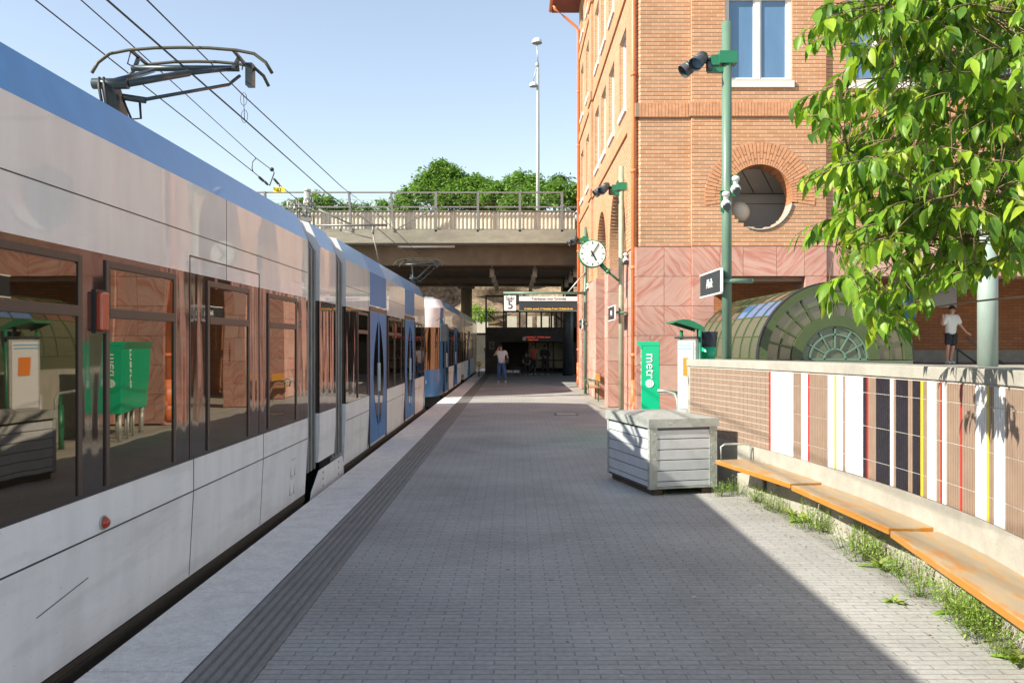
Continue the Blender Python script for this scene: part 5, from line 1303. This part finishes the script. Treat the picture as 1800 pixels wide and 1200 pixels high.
def person(label, loc, rz, H, J, top, bottom, shoes='shoe', skinm='skin', hair='hair', short=False, sleeves=.5, prop=None, longhair=False):
    """J: joints in metres for a 1.75 m figure, facing -y; x to the figure's left is +x in view"""
    t = thing('person', label, 'person', loc, rz); k = H/1.75
    g = {n: Vector(p)*k for n, p in J.items()}
    V = {'pel': (g['pel'], (.11*k, .08*k))}; E = []
    def add(n, p, r, frm): V[n] = (p, r); E.append((frm, n))
    add('sp1', g['pel'].lerp(g['chest'], .5), (.105*k, .07*k), 'pel'); add('chest', g['chest'], (.12*k, .075*k), 'sp1'); add('neck0', g['neck'], .058*k, 'chest')
    add('neck1', g['neck'].lerp(g['head'], .45), .052*k, 'neck0'); add('jaw', g['head']+Vector((0,-.015,-.06))*k, (.062*k, .07*k), 'neck1'); add('head', g['head']+Vector((0,0,.02))*k, (.076*k, .09*k), 'jaw'); add('crown', g['head']+Vector((0,.005,.085))*k, (.055*k,.07*k), 'head')
    for s in ('R', 'L'):
        add('sh'+s, g['sh'+s], .058*k, 'chest'); add('el'+s, g['el'+s], .042*k, 'sh'+s); add('wr'+s, g['wr'+s], .028*k, 'el'+s)
        d = (g['wr'+s]-g['el'+s]).normalized(); hd = g.get('hd'+s, g['wr'+s]+d*.08*k); add('hand'+s, g['wr'+s].lerp(hd, .8), (.034*k, .018*k), 'wr'+s)
        sidev = d.cross(Vector((0, 1, 0))); sidev = sidev.normalized() if sidev.length > .1 else Vector((1, 0, 0))
        dirn = (hd-g['wr'+s]).normalized()
        for fi in range(4):
            o_ = sidev*(fi-1.5)*.019*k; L = (.075, .085, .08, .06)[fi]*k
            add('f%d%s' % (fi, s), V['hand'+s][0]+o_+dirn*.045*k, .0095*k, 'hand'+s); add('g%d%s' % (fi, s), V['hand'+s][0]+o_*1.1+dirn*(.045*k+L*.7)+Vector((0,-.02,-.01))*k, .008*k, 'f%d%s' % (fi, s))
        add('th'+s, g['wr'+s].lerp(V['hand'+s][0], .5)-sidev*.045*k, .011*k, 'hand'+s)
        add('hip'+s, g['hip'+s], (.075*k, .08*k), 'pel'); add('kn'+s, g['kn'+s], .056*k, 'hip'+s); add('calf'+s, g['kn'+s].lerp(g['an'+s], .35)+Vector((0,.02,0))*k, .055*k, 'kn'+s); add('an'+s, g['an'+s], .036*k, 'calf'+s); add('toe'+s, g['an'+s]+Vector((0,-.15,-.045))*k, (.04*k,.025*k), 'an'+s)
    skin('body', V, E, M_[skinm], t)
    # shirt
    S = {'a': (g['pel']+Vector((0,0,-.07))*k, (.150*k, .115*k)), 'a2': (g['pel']+Vector((0,0,.04))*k, (.150*k, .112*k))}; SE = [('a', 'a2')]
    def ad2(n, p, r, f): S[n] = (p, r); SE.append((f, n))
    ad2('b', g['pel'].lerp(g['chest'], .5), (.145*k,.108*k), 'a2'); ad2('c', g['chest'], (.172*k,.118*k), 'b'); ad2('n', g['neck']+Vector((0,0,-.02))*k, .075*k, 'c')
    for s in ('R', 'L'): ad2('s'+s, g['sh'+s], .075*k, 'c'); ad2('e'+s, g['sh'+s].lerp(g['el'+s], sleeves if sleeves <= 1 else 1), .062*k, 's'+s); 
    if sleeves > 1:
        for s in ('R', 'L'): ad2('w'+s, g['wr'+s], .04*k, 'e'+s)
    skin('shirt', S, SE, M_[top], t, puff=.02)
    S = {'a': (g['pel']+Vector((0,0,.03))*k, (.138*k, .104*k))}; SE = []
    for s in ('R', 'L'):
        ad2('h'+s, g['hip'+s]+Vector((0,0,-.04))*k, (.10*k,.105*k), 'a')
        if short: ad2('k'+s, g['hip'+s].lerp(g['kn'+s], .95), .095*k, 'h'+s)
        else: ad2('k'+s, g['kn'+s], .078*k, 'h'+s); ad2('n'+s, g['an'+s]+Vector((0,0,.02))*k, .062*k, 'k'+s)
    skin('trousers' if not short else 'shorts', S, SE, M_[bottom], t, puff=.008)
    for s in ('R', 'L'):
        a_ = g['an'+s]; B = MB(); B.sph(a_+Vector((0,-.06,-.040))*k, .054*k, sx=1.0, sy=2.5, sz=.95, n=14, m=8); B.build('shoe', M_[shoes], t, local=True)
    h = g['head']; B = MB(); B.sph(h+Vector((0,.018,.05))*k, .098*k, sx=.92, sy=1.02, sz=1.0, n=18, m=10, z0=-.15 if not longhair else -.9); B.build('hair', M_[hair], t, local=True)
    B = MB(); B.cyl(h+Vector((0,-.085,.0))*k, h+Vector((0,-.115,-.03))*k, .008*k, .016*k, 8); B.sph(h+Vector((.08,0,-.01))*k, .022*k, sx=.5, n=8, m=6); B.sph(h+Vector((-.08,0,-.01))*k, .022*k, sx=.5, n=8, m=6); B.build('nose_and_ears', M_[skinm], t, local=True)
    B = MB()
    for s in (-1, 1): B.sph(h+Vector((s*.03,-.088,.012))*k, .009*k, n=8, m=6); B.box(*[v*k for v in (h.x/k+s*.03-.018, h.x/k+s*.03+.018, h.y/k-.1, h.y/k-.09, h.z/k+.034, h.z/k+.04)])
    B.box(*[v*k for v in (h.x/k-.022, h.x/k+.022, h.y/k-.096, h.y/k-.085, h.z/k-.058, h.z/k-.052)]); B.build('face_features', M_['hair'], t, local=True)
    return t, k
base = dict(pel=(0,0,.95), chest=(0,0,1.28), neck=(0,0,1.46), head=(0,-.02,1.60), shR=(-.18,0,1.40), shL=(.18,0,1.40), elR=(-.24,.02,1.12), elL=(.24,.02,1.12), wrR=(-.25,-.05,.88), wrL=(.25,-.05,.88),
            hipR=(-.09,0,.90), hipL=(.09,0,.90), knR=(-.10,-.02,.50), knL=(.10,-.02,.50), anR=(-.11,.02,.085), anL=(.11,.02,.085))
J = dict(base); J.update(pel=(.02,0,.95), head=(-.035,-.03,1.60), elR=(-.33,-.06,1.24), wrR=(-.17,-.13,1.48), hdR=(-.12,-.10,1.58), elL=(.31,.04,1.16), wrL=(.20,-.10,.98), hdL=(.14,-.14,.94), anR=(-.13,.02,.085), anL=(.19,-.02,.085), knL=(.14,-.03,.50))
t, k = person('man in white T-shirt and blue jeans on the platform, phone at his ear', (PX(881, 38.8), 38.8, 0), 0, 1.74, J, 'tee', 'denim')
B = MB(); B.box(.06, .20, -.19, -.16, .92, 1.14, 0, Matrix.Rotation(R(8), 4, 'Y')); o = B.build('folder', M_['black'], t, local=True)
B = MB(); B.box(-.115, -.10, -.13, -.05, 1.52, 1.64); B.build('phone', M_['black'], t, local=True)
# boy on the upper terrace
Jb = dict(base); Jb.update(head=(.02,-.03,1.60), elR=(-.30,.0,1.14), wrR=(-.36,-.12,1.36), hdR=(-.40,-.16,1.43), elL=(.30,-.02,1.16), wrL=(.44,-.08,.96), hdL=(.50,-.10,.92), knR=(-.20,-.12,.52), anR=(-.16,-.02,.085), knL=(.02,-.05,.50), anL=(.0,.02,.085), pel=(-.02,0,.95))
YB_ = 20.3
t, k = person('boy in loose white T-shirt and dark shorts holding the handrail on the terrace', (PX(1672, YB_), YB_, 1.3), R(12), 1.40, Jb, 'tee', 'dark_cloth', short=True, sleeves=.85)
t = thing('terrace_handrail', 'sloping dark steel handrail held by the boy on the terrace', 'handrail', (PX(1700,20), 20, 1.3))
B = MB(); B.tube([(PX(1697,20), 20.0, PZ(592,20)), (PX(1740,20), 20, PZ(622,20)), (PX(1772,20), 20, PZ(645,20))], .025); B.tube([(PX(1672,20.8), 20.8, PZ(598,20.8)), (PX(1681,20.8), 20.8, PZ(612,20.8)), (PX(1722,20.8), 20.8, PZ(642,20.8))], .022); B.build('rail', M_['steel'], t)
B = MB(); B.cyl((PX(1683,20.8), 20.8, 1.3), (PX(1683,20.8), 20.8, PZ(614,20.8)), .02); B.cyl((PX(1742,20), 20, 1.3), (PX(1742,20), 20, PZ(622,20)), .02); B.build('post', M_['steel'], t)
# people in the hall
J2 = dict(base); J2.update(elR=(-.26,-.05,1.14), wrR=(-.1,-.2,1.1), elL=(.26,-.05,1.14), wrL=(.08,-.2,1.05), anR=(-.16,.02,.085), anL=(.17,0,.085))
person('person in dark clothes with long hair standing before the hall doors', (PX(958, 48), 48, 0), 0, 1.72, J2, 'dark_cloth', 'dark_cloth', 'shoe', 'shaded_skin', longhair=True, sleeves=1.2)
person('person in rust-orange top standing left of the hall doors', (PX(937, 48.5), 48.5, 0), R(20), 1.76, base, 'orange_cloth', 'dark_cloth', 'shoe', 'shaded_skin')
J3 = dict(base); J3.update(pel=(0,.1,.52), chest=(0,.04,.85), neck=(0,0,1.03), head=(0,-.03,1.17), shR=(-.18,.02,.97), shL=(.18,.02,.97), elR=(-.22,-.1,.74), elL=(.22,-.1,.74), wrR=(-.1,-.3,.66), wrL=(.1,-.3,.66), hipR=(-.09,.08,.50), hipL=(.09,.08,.50), knR=(-.12,-.36,.50), knL=(.12,-.36,.50), anR=(-.12,-.34,.085), anL=(.14,-.36,.085))
person('seated person in dark clothes on the hall bench', (PX(925, 48.2), 48.2, 0), R(10), 1.72, J3, 'dark_cloth', 'dark_cloth', 'shoe', 'shaded_skin')
t = thing('hall_bench', 'dark bench under the seated person in the hall', 'bench', (PX(925,48.4), 48.4, 0))
B = MB(); B.box(-.7, .6, 0, .4, .38, .42); B.build('seat', M_['steel'], t, local=True)
for x in (-.6, .5): B = MB(); B.box(x-.03, x+.03, .05, .35, 0, .38); B.build('leg', M_['steel'], t, local=True)
# bicycle-like clutter: low barrier by the tracks
t = thing('low_barrier', 'low white and dark barrier on the floor behind the man', 'barrier', (PX(900,46), 46, 0))
B = MB(); B.box(PX(888,46), PX(914,46), 46, 46.1, PZ(655,46), PZ(650.5,46)); B.build('board', M_['white'], t); B = MB()
for q in (889, 901, 913): B.box(PX(q,46), PX(q,46)+.05, 45.98, 46.12, 0, PZ(650,46)-.02)
B.build('feet', M_['steel'], t)
# ================================================================= FOLIAGE
def leafshape(B, M, L, W, bend=.25, fold=.25, mi=0, detail=True):
    """pointed oval leaf folded along its midrib and drooping to the tip"""
    N = 5 if detail else 2; prof = [(0,.04),(.18,.36),(.42,.50),(.68,.36),(.88,.13),(1,.0)] if detail else [(0,.1),(.5,.5),(1,0)]
    mid, lf, rt = [], [], []
    for u, w_ in prof:
        z = -bend*L*u*u; mid.append(M @ Vector((0, L*u, z))); lf.append(M @ Vector((-w_*W, L*u, z+fold*w_*W))); rt.append(M @ Vector((w_*W, L*u, z+fold*w_*W)))
    vm = [B.bm.verts.new(p) for p in mid]; vl = [B.bm.verts.new(p) for p in lf[:-1]]+[vm[-1]]; vr = [B.bm.verts.new(p) for p in rt[:-1]]+[vm[-1]]
    for i in range(len(prof)-1):
        for a_, c_ in ((vl, vm), (vm, vr)):
            q = [a_[i], c_[i], c_[i+1], a_[i+1]]; q = [v for j, v in enumerate(q) if v not in q[:j]]
            f = B.bm.faces.new(q); f.smooth = True; f.material_index = mi
def inpoly(x, y, P):
    r = False
    for (x0, y0), (x1, y1) in zip(P, P[1:]+P[:1]):
        if (y0 > y) != (y1 > y) and x < (x1-x0)*(y-y0)/(y1-y0)+x0: r = not r
    return r
# foreground cherry tree: its crown reaches in from the right; trunk stands on the terrace just outside the frame
tr = thing('cherry_tree', 'leafy cherry tree with drooping green leaves hanging over the tiled wall', 'tree', (5.6, 6.6, 1.3))
rt = random.Random(11)
trunk = [(5.6,6.6,1.3),(5.55,6.6,2.2),(5.4,6.5,3.0),(5.35,6.5,3.7)]
BT = MB(); BT.tube(trunk, .13, 12, r1=.08)
BT.build('trunk', M_['trunk'], tr)
def bez(p0, p1, p2, n=14): return [Vector(p0).lerp(Vector(p1), k/n).lerp(Vector(p1).lerp(Vector(p2), k/n), k/n) for k in range(n+1)]
def PW(px, py, Y): return (PX(px, Y), Y, PZ(py, Y))
limbs = [bez(trunk[3], PW(1850,120,6.2), PW(1500,140,5.6)), bez(trunk[2], PW(1800,330,6.0), PW(1490,265,5.4)), bez(trunk[2], PW(1850,420,5.8), PW(1470,430,5.3)), bez(trunk[1], PW(1850,380,6.2), PW(1600,440,6.0)),
         bez(trunk[3], PW(1900,0,5.6), PW(1560,10,5.2)), bez(trunk[3], PW(2000,-200,7), PW(1700,-150,6.5)), bez(trunk[3], (6.3,7.5,4.6), (7.2,8.2,5.0)), bez(trunk[2], (6.2,5.6,3.6), (7.0,5.0,3.9)), bez(trunk[2], PW(1880,300,5.0), PW(1640,350,4.8)), bez(trunk[1], PW(1900,500,5.6), PW(1640,540,5.6))]
B = MB()
for l in limbs: B.tube(l, .018, 7, r1=.004)
REG = [(1440,-40),(1500,-40),(1850,-40),(1850,390),(1790,440),(1762,500),(1700,455),(1660,520),(1600,470),(1560,500),(1520,560),(1490,610),(1500,520),(1440,540),(1425,505),(1475,450),(1420,425),(1435,380),(1480,335),(1420,325),(1470,280),(1440,240),(1385,245),(1430,190),(1400,160),(1470,170),(1415,100),(1440,60)]
spots = []
while len(spots) < 640:
    x, y = rt.uniform(1375, 1850), rt.uniform(-40, 600)
    if not inpoly(x, y, REG): continue
    dens = .5+.5*min(1, (x-1380)/160)
    if 1500 < x and 60 < y < 520: dens = 1.0
    if rt.random() > dens: continue
    if (1480 < x < 1640 and y > 455 and rt.random() < .6): continue
    # gaps where the wall behind shows
    if noise.noise(Vector((x*.016, y*.016, 3))) > .33: continue
    spots.append((x+30, y, rt.uniform(4.7, 6.8)))
for p in ((1392,242,5.2),(1410,212,5.2),(1418,98,5.2),(1440,60,5.2),(1426,315,5.2),(1422,420,5.2),(1450,415,5.4),(1420,505,5.0),(1450,520,5.0),(1500,560,5.1),(1515,590,5.1),(1480,540,5.0),(1530,545,5.0),(1745,470,5.0),(1760,410,5.0),(1790,400,5.0),(1770,450,5.1),(1650,470,5.6),(1680,490,5.6),(1600,480,5.4),(1580,520,5.4),(1590,560,5.3),(1545,570,5.2),(1600,500,5.5),(1640,500,5.6),(1700,440,5.4),(1680,465,5.3),(1720,480,5.2),(1735,430,5.5),(1690,500,5.4),(1650,450,5.7),(1710,410,5.6),(1770,480,5.6),(1440,560,5.1),(1465,585,5.1),(1480,600,5.0),(1400,545,5.2),(1540,530,5.4)): spots.append((p[0]+40, p[1]-6, p[2]))
for i in range(90): spots.append((rt.uniform(1850, 2500), rt.uniform(-260, 420), rt.uniform(5.2, 8.5)))
TW = MB(); LF = MB(); allp = [q for l in limbs for q in l]
for (x, y, Y) in spots:
    P_ = Vector(PW(x, y-16, Y))
    near = min(allp, key=lambda q: (q-P_).length+.3*max(0, P_.z-q.z))
    top = P_+Vector((rt.uniform(-.02, .1), rt.uniform(-.05, .05), .06))
    if (near-top).length < 1.6: TW.tube(bez(near, near.lerp(top, .5)+Vector((0, 0, .04)), top, 5), .0035, 4, r1=.0022)
    nl = rt.randint(8, 12); a0 = rt.uniform(0, 2*PI)
    out = Vector((math.cos(a0)*.6-.5, math.sin(a0)*.6-.15, 0)).normalized(); tl = rt.uniform(.14, .30); stem = [top]
    for j in range(nl):
        u = j/(nl-1); q = top+out*tl*u+Vector((0, 0, -.35*tl*u*u)); stem.append(q)
        side = 1 if j % 2 else -1
        yaw = math.atan2(out.y, out.x)-PI/2+side*rt.uniform(.35, 1.1); pitch = -rt.uniform(.25, 1.45) if u < .95 else -rt.uniform(.5, 1.3)
        M = Matrix.Translation(q+Vector((0, 0, -.008))) @ Matrix.Rotation(yaw, 4, 'Z') @ Matrix.Rotation(pitch, 4, 'X') @ Matrix.Rotation(rt.uniform(-.7, .7), 4, 'Y')
        leafshape(LF, M, rt.uniform(.07, .16), rt.uniform(.036, .066), rt.uniform(.1, .55), rt.uniform(.1, .6))
    TW.tube(stem[::3]+[stem[-1]], .003, 4)
B.build('limbs', M_['bark'], tr); TW.build('twigs', M_['bark'], tr); LF.build('crown', M_['leaf'], tr, fix=False)

# trees beyond the bridge
def fartree(name, label, x, Y, zb_, h, r, m, seed, n=1500, lobes=None, trunk_r=.25, ls=.55, squash=.8):
    rr = random.Random(seed); t = thing(name, label, 'tree', (x, Y, zb_), 0, 'trees beyond the bridge')
    B = MB(); B.tube([(x, Y, zb_), (x+.1, Y, zb_+h*.4), (x-.1, Y, zb_+h*.8)], trunk_r, 8, r1=trunk_r*.3)
    lobes = lobes or [(rr.uniform(-.65, .65), rr.uniform(-.5, .5), rr.uniform(.35, .95), rr.uniform(.28, .5)) for _ in range(9)]
    for lx, ly, lz, lr in lobes: B.tube([(x, Y, zb_+h*.35), (x+lx*r*.5, Y+ly*r*.5, zb_+h*(lz*.8)), (x+lx*r, Y+ly*r, zb_+h*lz)], trunk_r*.4, 5, r1=.03)
    B.build('trunk', M_['trunk'], t)
    B = MB()
    for i in range(n):
        lx, ly, lz, lr = lobes[i % len(lobes)]; d = Vector((rr.gauss(0, 1), rr.gauss(0, 1), rr.gauss(0, 1))).normalized()*lr*r*abs(rr.gauss(.70, .42))
        c = Vector((x+lx*r+d.x, Y+ly*r+d.y, zb_+h*lz+d.z*squash))
        for k in range(7):
            M = Matrix.Translation(c+Vector((rr.uniform(-.25,.25), rr.uniform(-.25,.25), rr.uniform(-.2,.2)))) @ Euler((rr.uniform(-.9,.9), rr.uniform(-.9,.9), rr.uniform(0,6.3))).to_matrix().to_4x4()
            leafshape(B, M, ls*rr.uniform(.35,.8), ls*.28, .2, .3, detail=False)
    B.build('crown', M_[m], t, fix=False)
YT = 78
LB = [(0,0,.97,.28),(-.5,.2,.93,.28),(.45,-.2,.92,.30),(-.95,0,.87,.28),(.95,0,.87,.28),(0,-.2,.84,.46),(-.6,0,.80,.4),(.6,0,.80,.4),(1.2,0,.80,.3),(-1.2,0,.80,.3)]
def TX(q, Y=YT): return PX(q, Y)
fartree('deciduous_tree', 'tallest broad green tree beyond the bridge parapet', TX(778), YT, 7, PZ(290,YT)-7, 3.9, 'leaf_far', 1, 2600, [(0,0,.98,.16),(-.18,.1,.93,.2),(.2,-.1,.93,.2),(-.42,0,.87,.2),(.40,.1,.88,.2),(-.62,0,.80,.2),(-.9,0,.73,.2),(.66,0,.84,.22),(.9,0,.80,.2),(1.08,0,.74,.2),(0,-.1,.82,.3),(-.35,-.2,.74,.3),(.45,-.2,.76,.34),(.05,-.2,.68,.4),(-.75,-.1,.66,.26),(.9,-.1,.66,.3)])
fartree('deciduous_tree', 'low bushy green tree right of the tallest one beyond the bridge', TX(838), YT-2, 7, PZ(322,YT)-7, 2.4, 'leaf_far', 2, 1300, LB)
fartree('deciduous_tree', 'bright green bush left of the street lamp beyond the bridge', TX(918), YT-4, 7, PZ(324,YT)-7, 2.4, 'leaf_far', 3, 1300, LB)
fartree('deciduous_tree', 'small green bush between the tall tree and the street lamp', TX(884), YT, 7, PZ(332,YT)-7, 2.2, 'leaf_far', 8, 900, LB)
fartree('pine_tree', 'flat-topped pine tree just left of the brick building beyond the bridge', TX(984), YT, 7, PZ(312,YT)-7, 2.1, 'leaf_pine', 4, 900, [(.0,0,.98,.3),(-.3,0,.84,.38),(.3,0,.80,.4),(.6,0,.55,.4),(.9,0,.36,.35),(-.4,0,.5,.3)], squash=.45, ls=.4)
fartree('deciduous_tree', 'low shrubs and trees behind the parapet at the building', TX(970), YT-6, 7, PZ(345,YT)-7, 3.0, 'leaf_far', 5, 1000, LB)
fartree('deciduous_tree', 'small trees behind the left parapet beside the catenary post', TX(555), YT, 7, PZ(346,YT)-7, 2.6, 'leaf_far', 6, 800, LB)
fartree('deciduous_tree', 'thin low tree behind the parapet left of the tallest one', TX(668), YT+2, 7, PZ(350,YT)-7, 3.2, 'leaf_far', 7, 500, LB)
fartree('bush', 'yellow-green bush on top of the rock face seen under the bridge', PX(852,62), 62.5, 2.9, 1.6, 1.1, 'weed', 9, 300, ls=.3, trunk_r=.05)

# weeds along the foot of the wall
def weed(kind, seed):
    rr = random.Random(seed); t = thing('weed', 'weed', 'weed', (0, 0, -5), 0, 'weeds along the foot of the tiled wall')
    B = MB()
    if kind == 'tuft':
        for i in range(46):
            a_ = rr.uniform(0, 2*PI); d = rr.uniform(0, .11); H = rr.uniform(.07, .24); p = Vector((math.cos(a_)*d, math.sin(a_)*d, 0)); q = p*2.0+Vector((rr.uniform(-.03,.03), rr.uniform(-.03,.03), H))
            mid = p.lerp(q, .5)+Vector((0,0,.02)); B.tube([p, mid, q], .0018, 3, r1=.0008)
            for k in range(7):
                u = rr.uniform(.2, 1); c = p.lerp(q, u)
                M = Matrix.Translation(c) @ Euler((rr.uniform(-.9,.6), rr.uniform(-.5,.5), rr.uniform(0,6.3))).to_matrix().to_4x4(); leafshape(B, M, rr.uniform(.012,.026), .010, .2, .2, detail=False)
    else:
        for i in range(13):
            M = Matrix.Translation((rr.uniform(-.02,.02), rr.uniform(-.02,.02), .01)) @ Matrix.Rotation(rr.uniform(0,6.3), 4, 'Z') @ Matrix.Rotation(rr.uniform(.15,.95), 4, 'X') @ Matrix.Rotation(rr.uniform(-.3,.3), 4, 'Y')
            leafshape(B, M, rr.uniform(.08,.17), rr.uniform(.03,.05), .5, .35)
    B.build('leaves', M_['weed'], t, local=True, fix=False); return t
W0 = [weed('tuft', 1), weed('tuft', 2), weed('broad', 3), weed('tuft', 5)]
spw = [(1268,872,1,.7),(1296,868,0,.8),(1330,882,1,.9),(1350,896,3,.9),(1372,902,0,.7),(1395,908,2,1.0),(1412,918,2,1.0),(1425,928,0,1.2),(1447,935,3,.9),(1500,968,0,1.2),(1522,985,1,1.1),(1545,1000,2,1.0),(1548,985,0,.9),(1575,1012,3,.8),(1612,1028,0,.9),(1615,1048,1,.7),(1573,1060,2,.55),(1665,1058,1,.7),(1685,1080,2,1.0),(1705,1085,0,1.2),(1722,1110,3,1.1),(1738,1128,0,1.0),(1700,1100,1,.9),(1790,1168,2,1.0),(1765,1155,1,.7),(1240,858,1,.5),(1210,862,3,.45),(1165,868,1,.4)]
rank = {i: r for r, i in enumerate(sorted(range(len(spw)), key=lambda i: spw[i][1]))}; used = set()
for i, (qx, qy, k, s) in enumerate(spw):
    Y = 1500*CAMH/(qy-603); x = PX(qx, Y); src = W0[k]
    near_ = ['beside the metal box', 'under the first bench', 'under the middle bench', 'under the nearest bench'][0 if qx < 1262 else 1 if qx < 1400 else 2 if qx < 1600 else 3]
    kindn = 'broad-leaved weed' if k == 2 else 'feathery weed tuft'
    lab = '%s %s, %s' % (kindn, near_, 'number %d counted from the far end' % (rank[i]+1))
    if k not in used: o = src; used.add(k)
    else: o = copy_tree(src, (0, 0, 0))
    o.location = (x, Y, 0); o.rotation_euler = (0, 0, rnd.uniform(0, 6)); s *= 1.22; o.scale = (s, s, s*.95); o['label'] = lab
# litter of dry leaves and grit in the sun by the wall foot
B = MB()
for i in range(420):
    s = rnd.uniform(.3, WS[-1]-1); p = wat(s, rnd.uniform(.02, 1)**2*.5+.02); sz = rnd.uniform(.004, .02)
    M = Matrix.Translation((p.x, p.y, .006)) @ Euler((rnd.uniform(-.4,.4), rnd.uniform(-.4,.4), rnd.uniform(0,6))).to_matrix().to_4x4(); leafshape(B, M, sz*1.6, sz, .2, .3, detail=False)
o = B.build('leaf_litter', M_['bark'], fix=False); tag(o, 'scattered dry leaf crumbs along the foot of the wall', 'litter', kind='stuff')
